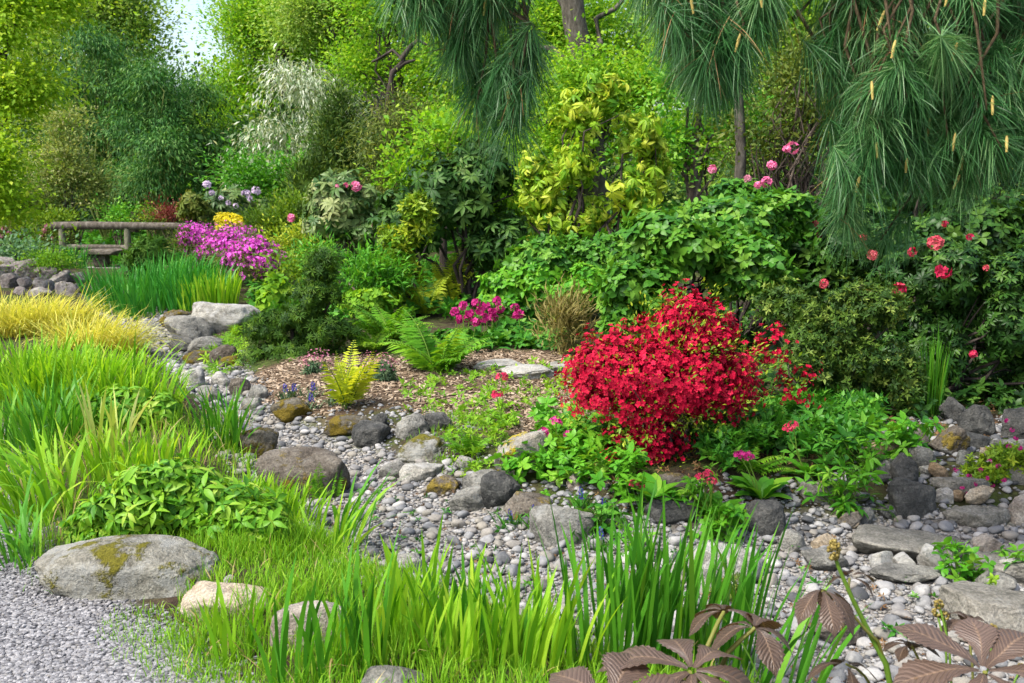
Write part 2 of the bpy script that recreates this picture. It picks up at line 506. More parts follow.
LM('spring maple', [(.085, .24, .012), (.15, .36, .016), (.24, .44, .022), (.36, .50, .05)], trans=.52)
LM('pale shrub leaf', [(.10, .17, .03), (.18, .26, .05), (.28, .34, .09), (.40, .40, .20)], trans=.4)
LM('bamboo leaf', [(.016, .080, .014), (.036, .135, .022), (.08, .215, .038), (.17, .31, .08)], trans=.36)
LM('glossy dark leaf', [(.018, .050, .008), (.040, .095, .012), (.085, .16, .018), (.20, .27, .05)], trans=.3)
LM('dry blade', [(.20, .15, .05), (.32, .25, .10), (.42, .36, .16)], trans=.3)
LM('silver leaf', [(.09, .17, .06), (.20, .29, .14), (.42, .49, .36), (.66, .70, .60)], trans=.35)
LM('hinoki leaf', [(.018, .050, .007), (.035, .085, .010), (.06, .125, .013), (.12, .18, .02)], trans=.2)
LM('conifer sprig', [(.014, .048, .005), (.030, .085, .006), (.06, .135, .008), (.13, .22, .014)], trans=.28)
LM('juniper sprig', [(.03, .10, .012), (.07, .17, .016), (.13, .25, .02)], trans=.25)
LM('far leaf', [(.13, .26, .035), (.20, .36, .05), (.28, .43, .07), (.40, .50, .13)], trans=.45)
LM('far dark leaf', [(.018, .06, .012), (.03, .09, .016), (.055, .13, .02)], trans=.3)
LM('pine needle', [(.018, .085, .018), (.040, .15, .038), (.095, .24, .075), (.21, .35, .14)], trans=.36, rough=.42, spec=.35, glow=(1.1, 1.1, .7))
LM('fern', [(.04, .15, .010), (.075, .24, .012), (.14, .34, .016), (.25, .42, .03)], trans=.4)
LM('golden fern', [(.22, .32, .016), (.38, .46, .025), (.55, .57, .05)], trans=.4)
LM('blue fern', [(.04, .12, .05), (.08, .18, .08), (.16, .27, .13)], trans=.35)
LM('ground leaf', [(.02, .10, .010), (.035, .16, .014), (.065, .23, .018), (.12, .30, .03)], trans=.32, rough=.45)
LM('lime ground leaf', [(.08, .22, .012), (.15, .33, .016), (.26, .42, .025)], trans=.4)
LM('bronze leaf', [(.030, .018, .010), (.075, .042, .026), (.125, .080, .058), (.18, .13, .105)], trans=.16, rough=.45, spec=.4, glow=(1.2, .8, .5))
LM('red petal', [(.16, .001, .012), (.30, .002, .022), (.43, .004, .032), (.55, .016, .055)], trans=.12, rough=.65, spec=.12, glow=(1.1, .6, .6))
LM('magenta petal', [(.26, .004, .09), (.42, .012, .16), (.58, .05, .26)], trans=.28, rough=.55, glow=(1.1, .7, .9))
LM('violet pink petal', [(.42, .025, .36), (.62, .07, .50), (.76, .20, .66)], trans=.28, rough=.55, glow=(1.1, .8, 1.))
LM('pink petal', [(.52, .05, .20), (.70, .16, .34), (.80, .34, .48)], trans=.28, rough=.55, glow=(1.1, .8, .9))
LM('crimson petal', [(.36, .005, .05), (.55, .02, .09), (.66, .09, .14)], trans=.25, rough=.55, glow=(1.1, .7, .8))
LM('salmon petal', [(.42, .03, .06), (.56, .08, .11), (.66, .18, .20)], trans=.28, rough=.55, glow=(1.1, .8, .8))
LM('lilac petal', [(.42, .32, .48), (.56, .45, .60), (.68, .58, .70)], trans=.3, rough=.55, glow=(1., 1., 1.))
LM('yellow petal', [(.62, .52, .012), (.76, .66, .02), (.82, .74, .08)], trans=.3, rough=.55, glow=(1., 1., .6))
LM('blue petal', [(.03, .025, .20), (.06, .05, .34), (.11, .10, .48)], trans=.25, rough=.55, glow=(.9, .9, 1.1))
LM('heath petal', [(.36, .10, .17), (.50, .20, .27), (.58, .33, .38)], trans=.28, rough=.55, glow=(1., .9, .9))
LM('white petal', [(.55, .52, .50), (.70, .68, .66)], trans=.3, glow=(1., 1., 1.))
LM('heath leaf', [(.03, .07, .03), (.06, .11, .05), (.10, .15, .07)], trans=.2)
LM('red leaf', [(.12, .02, .02), (.20, .05, .03), (.16, .11, .03)], trans=.3, glow=(1.1, .8, .6))
LM('tan stem', [(.14, .13, .035), (.22, .18, .06), (.19, .23, .04)], trans=.3)
LM('green stem', [(.06, .12, .015), (.10, .19, .02), (.14, .24, .03)], trans=.1)
LM('candle', [(.36, .27, .07), (.48, .37, .11), (.56, .46, .18)], trans=.1)
LM('bud', [(.10, .075, .015), (.18, .135, .03), (.27, .22, .07)], trans=.1)
LM('wood chip', [(.07, .05, .032), (.17, .122, .08), (.28, .215, .145), (.40, .325, .24)], trans=0.02, rough=.9, spec=.1)
LM('dry litter', [(.07, .04, .02), (.15, .085, .04), (.24, .15, .07)], trans=.1, rough=.9, spec=.1)
M['bark'] = bark_mat('brown bark', [(.035, .026, .020), (.085, .065, .050), (.15, .125, .10)])
M['grey bark'] = bark_mat('grey bark', [(.03, .026, .02), (.07, .062, .05), (.13, .12, .10)])
M['dark bark'] = bark_mat('dark bark', [(.018, .014, .012), (.045, .036, .030), (.085, .07, .058)])
M['shoot'] = bark_mat('brown shoot', [(.045, .034, .018), (.085, .062, .034), (.14, .11, .065)], 60)
M['weathered log'] = bark_mat('weathered log', [(.035, .030, .024), (.085, .073, .058), (.17, .155, .13)], 14)
M['post'] = bark_mat('pale post', [(.08, .08, .05), (.14, .14, .095), (.21, .21, .15)], 20)
M['bamboo culm'] = bark_mat('bamboo culm', [(.10, .14, .03), (.16, .20, .05), (.22, .24, .08)], 5)
GR = [(.085, .085, .085), (.17, .17, .17), (.27, .27, .265), (.37, .365, .355)]
M['grey rock'] = rock_mat('grey rock', GR, .0, lichen=.15)
M['mossy rock'] = rock_mat('mossy grey rock', [(.12, .115, .10), (.23, .225, .205), (.33, .325, .30), (.43, .42, .39)], .16, lichen=.3)
M['gold moss rock'] = rock_mat('golden moss rock', [(.08, .07, .055), (.15, .135, .11), (.25, .235, .21)], .26, (.16, .12, .018), lichen=.1, scale=1.5)
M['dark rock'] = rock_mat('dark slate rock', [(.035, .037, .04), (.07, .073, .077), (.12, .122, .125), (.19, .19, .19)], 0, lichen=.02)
M['brown rock'] = rock_mat('brown grey rock', [(.06, .05, .043), (.13, .113, .10), (.20, .18, .165), (.28, .26, .245)], .07, (.20, .15, .03), lichen=.05)
M['cream rock'] = rock_mat('cream rock', [(.26, .20, .14), (.38, .31, .235), (.48, .42, .35), (.56, .51, .45)], 0, lichen=.05)
M['pinkish rock'] = rock_mat('pinkish rock', [(.24, .20, .18), (.34, .30, .28), (.43, .395, .37), (.53, .50, .475)], 0, lichen=.1)
M['purple rock'] = rock_mat('purplish rock', [(.12, .10, .11), (.21, .185, .195), (.30, .275, .28), (.38, .36, .36)], .05, (.12, .13, .03), lichen=.2)
M['pale rock'] = rock_mat('pale lichen rock', [(.17, .165, .155), (.29, .285, .275), (.40, .395, .38), (.52, .51, .49)], 0, lichen=.35, liccol=(.56, .56, .53))
M['tan rock'] = rock_mat('tan rock', [(.19, .13, .08), (.30, .22, .145), (.40, .31, .22), (.47, .39, .30)], 0, lichen=.05)
M['yellow lichen rock'] = rock_mat('yellow lichen rock', [(.22, .205, .18), (.33, .31, .28), (.43, .41, .38), (.52, .50, .47)], .12, (.42, .34, .02), lichen=.3)
M['slab'] = rock_mat('layered slab', [(.13, .125, .115), (.21, .205, .19), (.29, .28, .265), (.38, .37, .35)], 0, lichen=.1, scale=.9)
M['pebble'] = pebble_mat('river pebble', True)
M['pebble mass'] = pebble_mat('river pebble mass', False)
M['gravel'] = pebble_mat('path gravel', False, [(.05, .05, .053), (.10, .10, .106), (.145, .145, .152), (.19, .19, .197), (.26, .26, .265), (.13, .124, .115)])

def vein_mat(name, cols):
    "bronze leaf: a pale midrib, side veins that run out to the edge, quilted skin, blotches"
    N = NT(name)
    lu, lv = N.attr('across'), N.attr('along')
    au = N.math('ABSOLUTE', lu)
    co = N.n('ShaderNodeTexCoord').outputs['Object']
    nz = N.noise(co, 60, 4, .6)
    ph = N.math('ADD', N.math('SUBTRACT', N.math('MULTIPLY', lv, 13.), N.math('MULTIPLY', au, 2.2)), N.math('MULTIPLY', nz, .35))
    tri = N.math('ABSOLUTE', N.math('SUBTRACT', N.math('FRACT', ph), .5))           # 0.5 on a vein
    vein = N.ramp(tri, [(0, 0, 0), (1, 1, 1)], [.36, .49])
    mid = N.ramp(au, [(1, 1, 1), (0, 0, 0)], [.03, .09])
    base = N.ramp(N.math('ADD', N.math('MULTIPLY', N.attr('tint'), .55), N.math('MULTIPLY', N.noise(co, 22, 5, .65), .45)), cols)
    c = N.mix(N.math('MULTIPLY', vein, .75), base, (.035, .022, .016))
    c = N.mix(N.math('MULTIPLY', mid, .7), c, (.22, .15, .10))
    c = N.mix(N.ramp(N.noise(co, 35, 5, .7), [(0, 0, 0), (1, 1, 1)], [.66, .72]), c, (.13, .075, .025))
    h = N.math('SUBTRACT', N.math('MULTIPLY', nz, .15), N.math('MULTIPLY', tri, 1.1))
    bp = N.n('ShaderNodeBump', {'Height': h, 'Strength': .7, 'Distance': .006})
    pb = N.n('ShaderNodeBsdfPrincipled', {'Base Color': c, 'Roughness': .42, 'Specular IOR Level': .4, 'Normal': bp.outputs[0]})
    tb = N.n('ShaderNodeBsdfTranslucent', {'Color': N.mix(1., c, (1.5, .9, .4), 'MULTIPLY')})
    return N.done(N.n('ShaderNodeMixShader', {0: .25, 1: pb.outputs[0], 2: tb.outputs[0]}).outputs[0])
M['bronze leaf'] = vein_mat('veined bronze leaf', [(.032, .022, .012), (.074, .048, .031), (.125, .086, .066), (.185, .135, .115)])
def ground_mat():
    N = NT('garden ground')
    co = N.n('ShaderNodeTexCoord').outputs['Object']
    f1, f2, f3 = N.noise(co, 1.3, 4), N.noise(co, 14, 6, .7), N.noise(co, 120, 3, .7)
    soil = N.ramp(f2, [(.020, .014, .010), (.045, .032, .022), (.085, .062, .043)], [.3, .5, .7])
    mossy = N.ramp(f2, [(.02, .035, .008), (.04, .065, .012), (.07, .10, .02)], [.3, .5, .7])
    c = N.mix(N.ramp(N.math('ADD', f1, N.math('MULTIPLY', f2, .4)), [(0, 0, 0), (1, 1, 1)], [.62, .8]), soil, mossy)
    chips = N.ramp(N.math('ADD', N.math('MULTIPLY', f2, .5), N.math('MULTIPLY', f3, .5)), [(.035, .024, .016), (.09, .06, .038), (.19, .135, .088)], [.35, .5, .65])
    c = N.mix(N.attr('mulch'), c, chips)
    v = N.n('ShaderNodeTexVoronoi', {'Vector': co, 'Scale': 75.})
    st = N.ramp(N.n('ShaderNodeSeparateColor', {0: v.outputs[1]}).outputs[0], [(.10, .10, .105), (.22, .22, .23), (.34, .34, .35), (.45, .45, .46)])
    c = N.mix(N.attr('gravel'), c, st)
    v2 = N.n('ShaderNodeTexVoronoi', {'Vector': co, 'Scale': 42.})
    st2 = N.ramp(N.n('ShaderNodeSeparateColor', {0: v2.outputs[1]}).outputs[0], [(.06, .055, .05), (.15, .14, .13), (.25, .24, .22), (.33, .31, .28)])
    c = N.mix(N.attr('bed'), c, st2)
    h = N.math('ADD', N.math('MULTIPLY', f2, .6), N.math('MULTIPLY', f3, .4))
    h = N.math('SUBTRACT', h, N.math('MULTIPLY', N.math('ADD', N.math('MULTIPLY', v.outputs[0], N.attr('gravel')), N.math('MULTIPLY', v2.outputs[0], N.attr('bed'))), .6))
    bp = N.n('ShaderNodeBump', {'Height': h, 'Strength': .8, 'Distance': .03})
    return N.done(N.n('ShaderNodeBsdfPrincipled', {'Base Color': c, 'Roughness': .95, 'Specular IOR Level': .1, 'Normal': bp.outputs[0]}).outputs[0])

# ------------------------------------------------------------------ the ground: one sheet to the horizon
def spread(lo, hi, step, far):
    a = np.arange(lo, hi + step, step)
    g = np.cumsum(step * 1.25 ** np.arange(1, 40)); g = g[g < far]
    return np.concatenate([lo - g[::-1], a, hi + g])
gx, gy = spread(-9, 9, .07, 400), spread(1.5, 26, .07, 500)
X, Y = np.meshgrid(gx, gy)
Z = hgt(X, Y)
V = np.stack([X, Y, Z], -1).reshape(-1, 3)
nx_, ny_ = len(gx), len(gy)
i, j = np.meshgrid(np.arange(ny_ - 1), np.arange(nx_ - 1), indexing='ij')
a = i * nx_ + j
F = np.stack([a, a + 1, a + nx_ + 1, a + nx_], -1).reshape(-1, 4)
ground = mesh('ground', [(V, F, np.zeros(len(V)))], ground_mat())
ground['kind'] = 'structure'
sS, sG, sM = sdist(STREAM, X, Y).ravel(), sdist(PATH, X, Y).ravel(), sdist(MULCH, X, Y).ravel()
jit = (.10 * np.sin(7 * V[:, 0] + 3 * V[:, 1]) + .08 * np.sin(11 * V[:, 1] - 5 * V[:, 0]))
for nm, val in (('mulch', ss(.25, -.1, sM + jit)), ('gravel', ss(.12, -.1, sG + jit * .5)), ('bed', ss(.12, -.08, sS))):
    at = ground.data.attributes.new(nm, 'FLOAT', 'POINT')
    at.data.foreach_set('value', val.astype(np.float32))

# ------------------------------------------------------------------ boulders
SEED = [100]
ROCKS = []
def rock(x0, x1, yt, yb, mat, label, name='boulder', cat_='boulder', dk=.7, group=None, facets=11, rough=.12, top=None, sharp=26., lift=0., seed=None, hmin=.35, boxy=.93):
    g = G((x0 + x1) / 2, yb)
    Yf = g[1]
    W_ = (x1 - x0) / FOC * Yf
    W_ *= 1 + .42 * dk * W_ / Yf
    D = dk * W_
    vis = (yb - yt) / FOC * Yf
    dip = math.atan((yb - HOR) / FOC)
    Hh = max((vis - .75 * D * math.sin(dip)) / math.cos(dip), hmin * vis)
    SEED[0] += 1
    V, F, nz = rockv((W_ * 1.03, D, Hh * 1.35), seed or SEED[0], 5, facets, sharp, rough, top)
    c = np.array([g[0] * (1 + .45 * D / Yf), Yf + D * .45, g[2] + lift + Hh * 1.35 / 2 - Hh * .35])
    hd = np.array([W_ * 1.03, D, Hh * 1.35]) / 2
    V = np.sign(V) * np.abs(V / hd) ** boxy * hd
    V = V + c
    base = np.array([c[0], c[1], g[2]])
    o = mesh(name, [(V, F, np.full(len(V), .5))], M[mat], None, base)
    tag(o, label, cat_, group)
    ROCKS.append((c[0], c[1], W_ / 2, D / 2))
    return o
R_ = rock
R_(38, 232, 536, 604, 'mossy rock', 'large grey boulder with moss patches on top, beside the gravel path under the leafy peony', dk=.42, facets=7, rough=.10, sharp=14, hmin=.75, boxy=.66)
R_(180, 276, 580, 624, 'cream rock', 'flat topped cream boulder in the grass between the mossy grey boulder and the pinkish boulder', dk=.55, top=(.12, .72), hmin=.5, boxy=.7)
R_(272, 349, 597, 652, 'pinkish rock', 'pinkish pale boulder with a sloping side, sunk in tall grass next to the cream boulder', dk=.6, facets=7, hmin=.6, boxy=.72)
R_(356, 428, 664, 704, 'grey rock', 'pale grey boulder deep in the grass, cut by the bottom edge of the photo', dk=.7)
R_(378, 424, 551, 580, 'pale rock', 'whitish boulder half hidden by grass blades at the edge of the pebble bed', dk=.7)
R_(259, 350, 442, 499, 'brown rock', 'dark brownish boulder with mossy foot, lying alone on the pale pebbles', dk=.55, facets=7, rough=.10, sharp=16, hmin=.7, boxy=.7)
R_(237, 279, 424, 461, 'gold moss rock', 'round dark boulder with golden moss, beside the small green iris clump', dk=.7)
R_(271, 314, 396, 424, 'gold moss rock', 'mossy brown boulder beneath the purple violas at the stream edge', dk=.7)
R_(324, 374, 413, 437, 'gold moss rock', 'low tan boulder covered in golden moss below the golden fern', dk=.7)
R_(350, 392, 420, 450, 'dark rock', 'dark grey angular boulder with a smooth face beside the golden mossed boulder', dk=.8)
R_(371, 388, 412, 430, 'dark rock', 'small dark pointed boulder behind a bright green sprig', dk=.8)
R_(399, 447, 433, 464, 'mossy rock', 'light grey blocky boulder with a little moss at the edge of the bark mulch', dk=.8)
R_(393, 430, 413, 440, 'grey rock', 'bluish grey boulder at the edge of the bark mulch, behind the blocky light one', dk=.7)
R_(424, 454, 413, 434, 'dark rock', 'dark grey wedge boulder half sunk in the bark mulch', dk=.7)
R_(400, 444, 460, 484, 'pale rock', 'flat pale slab lying among the pebbles above the three grey stones', dk=.8, top=(0, .6))
R_(378, 406, 461, 482, 'grey rock', 'smooth grey boulder beside the flat pale slab on the pebbles', dk=.8)
R_(424, 462, 475, 499, 'brown rock', 'brownish grey boulder at the foot of small ferny greenery by the pebbles', dk=.8)
R_(449, 494, 485, 517, 'grey rock', 'rounded mid grey boulder in front of the dark slate boulder', dk=.7, facets=6)
R_(461, 499, 467, 492, 'grey rock', 'grey blocky boulder tucked behind the rounded one, next to dark slate', dk=.8)
R_(480, 522, 470, 510, 'dark rock', 'angular dark slate boulder tilted against the brown grey one', dk=.8, facets=6, sharp=20)
R_(503, 556, 490, 522, 'brown rock', 'low brown grey boulder between the dark slate boulder and the large round grey boulder', dk=.7)
R_(528, 594, 499, 548, 'grey rock', 'large rounded grey boulder beside blue muscari flowers', dk=.7, facets=6)
R_(494, 562, 427, 477, 'yellow lichen rock', 'tall pale tilted boulder with bright yellow lichen, left of the red azalea', dk=.6, facets=6, top=(-.35, .7), hmin=.6)
R_(454, 476, 455, 470, 'pale rock', 'small pale boulder under ferny greenery beside the tilted lichen boulder', dk=.8)
R_(194, 262, 300, 332, 'pale rock', 'long pale flat topped boulder in front of the short light green iris clump', dk=.6, top=(0, .55), hmin=.5)
R_(168, 216, 313, 344, 'grey rock', 'angular grey boulder with a bright face below the long flat boulder', dk=.8, facets=6)
R_(160, 190, 308, 328, 'gold moss rock', 'golden mossed boulder at the foot of the tall emerald iris clump', dk=.8)
R_(171, 198, 333, 354, 'dark rock', 'dark grey rounded boulder in the upper stream bed', dk=.8)
R_(186, 226, 334, 354, 'grey rock', 'grey boulder in the middle of the upper stream bed', dk=.8)
R_(184, 216, 350, 366, 'gold moss rock', 'brownish boulder with a golden moss cap in the upper stream bed', dk=.8)
R_(209, 238, 342, 366, 'brown rock', 'brown boulder near the dark dwarf conifer by the upper stream', dk=.8)
R_(219, 240, 354, 368, 'gold moss rock', 'small orange mossed boulder close to the dwarf conifer', dk=.8)
R_(212, 232, 370, 388, 'pale rock', 'pale boulder where the upper stream bed narrows', dk=.8)
R_(230, 252, 376, 396, 'brown rock', 'brown grey boulder on the stream edge just below the dwarf conifer', dk=.8)
R_(178, 206, 366, 386, 'pale rock', 'pale flat boulder behind the bright iris blades in the upper stream', dk=.8)
R_(196, 222, 384, 404, 'grey rock', 'light grey boulder above the small iris clump in the stream', dk=.8)
R_(240, 262, 396, 412, 'grey rock', 'bluish grey cobble beside the mossy boulder below the violas', dk=.8)
R_(246, 270, 384, 402, 'grey rock', 'smooth bluish boulder on the stream edge above the pebbles', dk=.8)
R_(676, 768, 538, 592, 'pale rock', 'large pale speckled boulder standing behind the tall iris blades', dk=.6, facets=8, sharp=18, hmin=.5)
R_(846, 962, 523, 566, 'slab', 'broad flat layered slab lying among round stones in the dry stream', dk=.75, top=(.0, .35), facets=7, sharp=20)
R_(944, 1060, 583, 646, 'slab', 'big flat grey slab at the edge of the photo above the bronze leaves', dk=.8, top=(0, .4))
R_(968, 1060, 548, 590, 'slab', 'greenish grey sloping slab below the reddish boulder', dk=.7, top=(-.2, .5))
R_(884, 934, 475, 524, 'dark rock', 'upright triangular dark boulder at the foot of the dry stone edging', dk=.6, facets=6, sharp=20, hmin=.8)
R_(943, 1012, 505, 530, 'slab', 'long low slab at the foot of the dry stone edging', dk=.4, top=(0, .5), sharp=20, hmin=.7)
R_(1006, 1050, 495, 532, 'pinkish rock', 'pinkish blocky boulder at the end of the dry stone edging', dk=.6, hmin=.7)
R_(930, 990, 481, 502, 'slab', 'grey slab under the magenta flowered mat, in the middle of the dry stone edging', dk=.4, top=(0, .5), hmin=.7, lift=.02)
R_(962, 992, 492, 511, 'cream rock', 'banded pale rounded rock resting on the long low slab', name='rock', cat_='rock', dk=.6, lift=.05, hmin=.8)
R_(932, 954, 491, 508, 'pale rock', 'pale rounded rock next to the upright dark triangular boulder', name='rock', cat_='rock', dk=.7, lift=.02)
R_(948, 964, 496, 508, 'tan rock', 'small rusty tan rock wedged beside the banded pale rock', name='rock', cat_='rock', dk=.7, lift=.03)
R_(860, 900, 439, 464, 'tan rock', 'round tan rock on top of the edging beside mint leaves', name='rock', cat_='rock', dk=.7, lift=.02, facets=6, hmin=.7)
R_(866, 906, 460, 486, 'grey rock', 'smooth bluish grey rock under the round tan one', name='rock', cat_='rock', dk=.7, facets=5, hmin=.8, lift=.02)
R_(905, 936, 444, 472, 'grey rock', 'tilted grey blocky rock behind the upright dark triangular boulder', name='rock', cat_='rock', dk=.6, hmin=.8)
R_(890, 918, 453, 492, 'dark rock', 'dark narrow rock between the bluish rock and the tilted grey one', name='rock', cat_='rock', dk=.6, hmin=.8)
R_(926, 948, 466, 484, 'tan rock', 'round tan rock beside the magenta flowered mat', name='rock', cat_='rock', dk=.8, facets=5, hmin=.8, lift=.03)
R_(918, 936, 472, 484, 'pale rock', 'little pale oval rock in front of the round tan rock by the flowered mat', name='rock', cat_='rock', dk=.8, facets=5, lift=.02)
R_(956, 972, 449, 466, 'grey rock', 'small bluish rock upright in the shade of the dark shrub', name='rock', cat_='rock', dk=.7, hmin=.8)
R_(978, 996, 447, 462, 'tan rock', 'brownish rock in the shade behind the magenta flowered mat', name='rock', cat_='rock', dk=.7, hmin=.8)
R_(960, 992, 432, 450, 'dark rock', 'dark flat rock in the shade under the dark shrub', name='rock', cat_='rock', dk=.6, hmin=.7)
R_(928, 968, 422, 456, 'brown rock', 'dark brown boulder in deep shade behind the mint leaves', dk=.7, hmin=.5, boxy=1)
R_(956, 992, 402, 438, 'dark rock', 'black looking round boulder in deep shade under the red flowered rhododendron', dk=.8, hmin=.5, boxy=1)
R_(990, 1050, 436, 458, 'grey rock', 'grey slab in the shade at the photo edge behind the yellowish flowering sprig', dk=.5, hmin=.7)
R_(996, 1060, 462, 490, 'slab', 'wide thin slab on top of the dry stone edging at the photo edge', dk=.5, top=(0, .4), hmin=.7)
R_(798, 848, 483, 508, 'slab', 'slanting grey slab beneath the mint leaves at the stream edge', dk=.5, top=(.1, .5), hmin=.6)
R_(734, 786, 498, 538, 'dark rock', 'dark square boulder beneath the broad primula leaves at the stream edge', dk=.6, sharp=20, hmin=.7)
R_(640, 694, 470, 497, 'brown rock', 'dark brown boulder in shade directly beneath the red azalea', dk=.6, hmin=.7)
R_(643, 700, 497, 532, 'dark rock', 'dark boulder below the leafy crimson primula under the red azalea', dk=.6, hmin=.7)
R_(566, 582, 474, 492, 'pinkish rock', 'small pinkish upright boulder behind the blue muscari spikes', dk=.7, hmin=.7)
R_(868, 896, 549, 575, 'pale rock', 'whitish egg shaped cobble touching the front of the broad layered slab', name='cobble', cat_='cobble', dk=.8, facets=4, rough=.03, hmin=.8)
R_(893, 914, 553, 575, 'pale rock', 'pale grey cobble between the egg shaped cobble and the tall white cobble', name='cobble', cat_='cobble', dk=.8, facets=4, rough=.03, hmin=.8)
R_(917, 940, 545, 572, 'pale rock', 'tall white cobble near the end of the broad layered slab', name='cobble', cat_='cobble', dk=.8, facets=4, rough=.03, hmin=.8)
R_(940, 968, 538, 565, 'dark rock', 'dark grey cobble with a pale side above a small green seedling', name='cobble', cat_='cobble', dk=.8, facets=5, rough=.04, hmin=.8)
R_(970, 1004, 532, 558, 'pinkish rock', 'reddish and white boulder beside the small green seedling', dk=.7, hmin=.7)
R_(992, 1024, 556, 584, 'pale rock', 'speckled pale cobble on the greenish sloping slab', name='cobble', cat_='cobble', dk=.8, facets=4, rough=.03, hmin=.8)
R_(976, 1014, 574, 596, 'grey rock', 'smooth two toned grey cobble above the big flat slab', name='cobble', cat_='cobble', dk=.8, facets=4, rough=.03, hmin=.8)
R_(778, 806, 529, 556, 'grey rock', 'smooth bluish grey cobble near the dark square boulder', name='cobble', cat_='cobble', dk=.8, facets=4, rough=.03, hmin=.8)
R_(811, 838, 534, 556, 'cream rock', 'creamy round cobble near the yellowish bronze plant bud', name='cobble', cat_='cobble', dk=.8, facets=4, rough=.03, hmin=.8)
R_(835, 864, 512, 534, 'brown rock', 'brown rounded cobble at the back corner of the broad layered slab', name='cobble', cat_='cobble', dk=.8, facets=4, rough=.04, hmin=.8)
R_(854, 874, 507, 526, 'grey rock', 'greyish oval cobble under the mint leaves beside the slanting slab', name='cobble', cat_='cobble', dk=.8, facets=4, rough=.03, hmin=.8)
R_(876, 900, 505, 524, 'dark rock', 'dark oval cobble at the foot of the upright triangular boulder', name='cobble', cat_='cobble', dk=.8, facets=5, rough=.04, hmin=.8)
R_(846, 860, 522, 534, 'cream rock', 'small round cream cobble on the edge of the broad layered slab', name='cobble', cat_='cobble', dk=.8, facets=4, rough=.03, hmin=.8)
R_(868, 940, 566, 590, 'grey rock', 'flat bluish slab in front of the whitish egg shaped cobbles', dk=.6, top=(0, .5))
R_(800, 850, 548, 576, 'grey rock', 'grey flat boulder behind the budding bronze stalk', dk=.6, top=(0, .5))
R_(800, 870, 610, 650, 'brown rock', 'low reddish brown flat boulder behind the small bronze leaves', dk=.7, top=(0, .5))
R_(474, 524, 359, 371, 'pale rock', 'pale flat stepping slab above the bark mulch, nearer the fern', name='stepping_slab', cat_='slab', dk=.9, top=(0, .4), facets=7, sharp=20)
R_(500, 556, 364, 381, 'pale rock', 'pale flat stepping slab in the bark mulch, nearer the red azalea', name='stepping_slab', cat_='slab', dk=.8, top=(0, .4), facets=7, sharp=20)
R_(548, 575, 362, 374, 'pale rock', 'whitish stepping slab edge touching the red azalea', name='stepping_slab', cat_='slab', dk=.8, top=(0, .4))
R_(222, 236, 579, 592, 'pale rock', 'little bluish rock between the mossy grey boulder and the cream boulder', name='rock', cat_='rock', dk=.8, facets=5)
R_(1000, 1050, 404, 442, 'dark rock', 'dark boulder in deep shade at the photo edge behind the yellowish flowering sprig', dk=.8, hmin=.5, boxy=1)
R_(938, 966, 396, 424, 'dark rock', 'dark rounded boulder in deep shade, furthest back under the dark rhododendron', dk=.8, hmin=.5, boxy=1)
R_(898, 930, 426, 452, 'brown rock', 'brown boulder in shade half covered by mint leaves above the edging', dk=.6, hmin=.8)
for k, (x0, x1, yt, yb) in enumerate([(-14, 20, 256, 276), (14, 40, 258, 278), (36, 60, 266, 280), (-10, 8, 268, 284), (2, 22, 272, 288), (18, 34, 276, 289), (34, 54, 277, 290),
                                      (50, 72, 270, 284), (55, 78, 280, 296), (70, 88, 272, 284), (74, 92, 282, 294), (14, 30, 286, 296), (30, 52, 286, 297), (88, 102, 286, 296), (-20, -2, 280, 294)]):
    R_(x0, x1, yt, yb, 'purple rock', 'purplish grey rounded rock in the low heap behind the golden grass', name='heap_rock', cat_='rock', dk=.8, group='rocks heaped behind the golden grass', facets=6, hmin=.7)

# ------------------------------------------------------------------ pebbles, path gravel, bark chips
def in_poly(poly, n, r, lo, hi, skew=1.):
    b0, b1 = poly.min(0), poly.max(0)
    b0 = np.maximum(b0, lo); b1 = np.minimum(b1, hi)
    x = r.uniform(b0[0], b1[0], n * 8); y = b0[1] + (b1[1] - b0[1]) * r.random(n * 8) ** skew
    return x, y
r = np.random.default_rng(21)
def stream_points(n, skew, margin):
    x, y = in_poly(STREAM, n, r, (-6, 2.6), (3.2, 17), skew)
    ok = (sdist(STREAM, x, y) < margin + .06 * r.normal(size=len(x))) & (np.abs(x) < .58 * y + .1)
    for cx, cy_, a, b in ROCKS:
        ok &= ((x - cx) / (a * .85)) ** 2 + ((y - cy_) / (b * .85)) ** 2 > 1
    x, y = x[ok][:n], y[ok][:n]
    return x, y
x, y = stream_points(12000, 1.35, .07)
size = .0085 + .032 * r.random(len(x)) ** 3.2
order = np.argsort(-size)
cell = {}
keep = []
for k in order:                                   # the large ones first; no two in one place
    cx, cy_ = int(x[k] / .1), int(y[k] / .1)
    bad = False
    for dx in (-1, 0, 1):
        for dy in (-1, 0, 1):
            for q in cell.get((cx + dx, cy_ + dy), ()):
                if (x[q] - x[k]) ** 2 + (y[q] - y[k]) ** 2 < (.70 * (size[q] + size[k])) ** 2:
                    bad = True
    if not bad:
        keep.append(k); cell.setdefault((cx, cy_), []).append(k)
keep = np.array(keep)
x, y, size = x[keep], y[keep], size[keep]
z = hgt(x, y)
PEB = [rockv((2.1, 1.7, 1.2), 700 + k, 3, 5, 7., .05) for k in range(9)]
inview = (np.abs(x) < .52 * y) & (y > 3.1)
big = np.argsort(-(size / y) * inview)[:300]
rest = np.setdiff1d(np.arange(len(x)), big)
def rotz(a):
    c, s, o, l = np.cos(a), np.sin(a), np.zeros(len(a)), np.ones(len(a))
    return np.stack([np.stack([c, -s, o], -1), np.stack([s, c, o], -1), np.stack([o, o, l], -1)], 1)
first = []
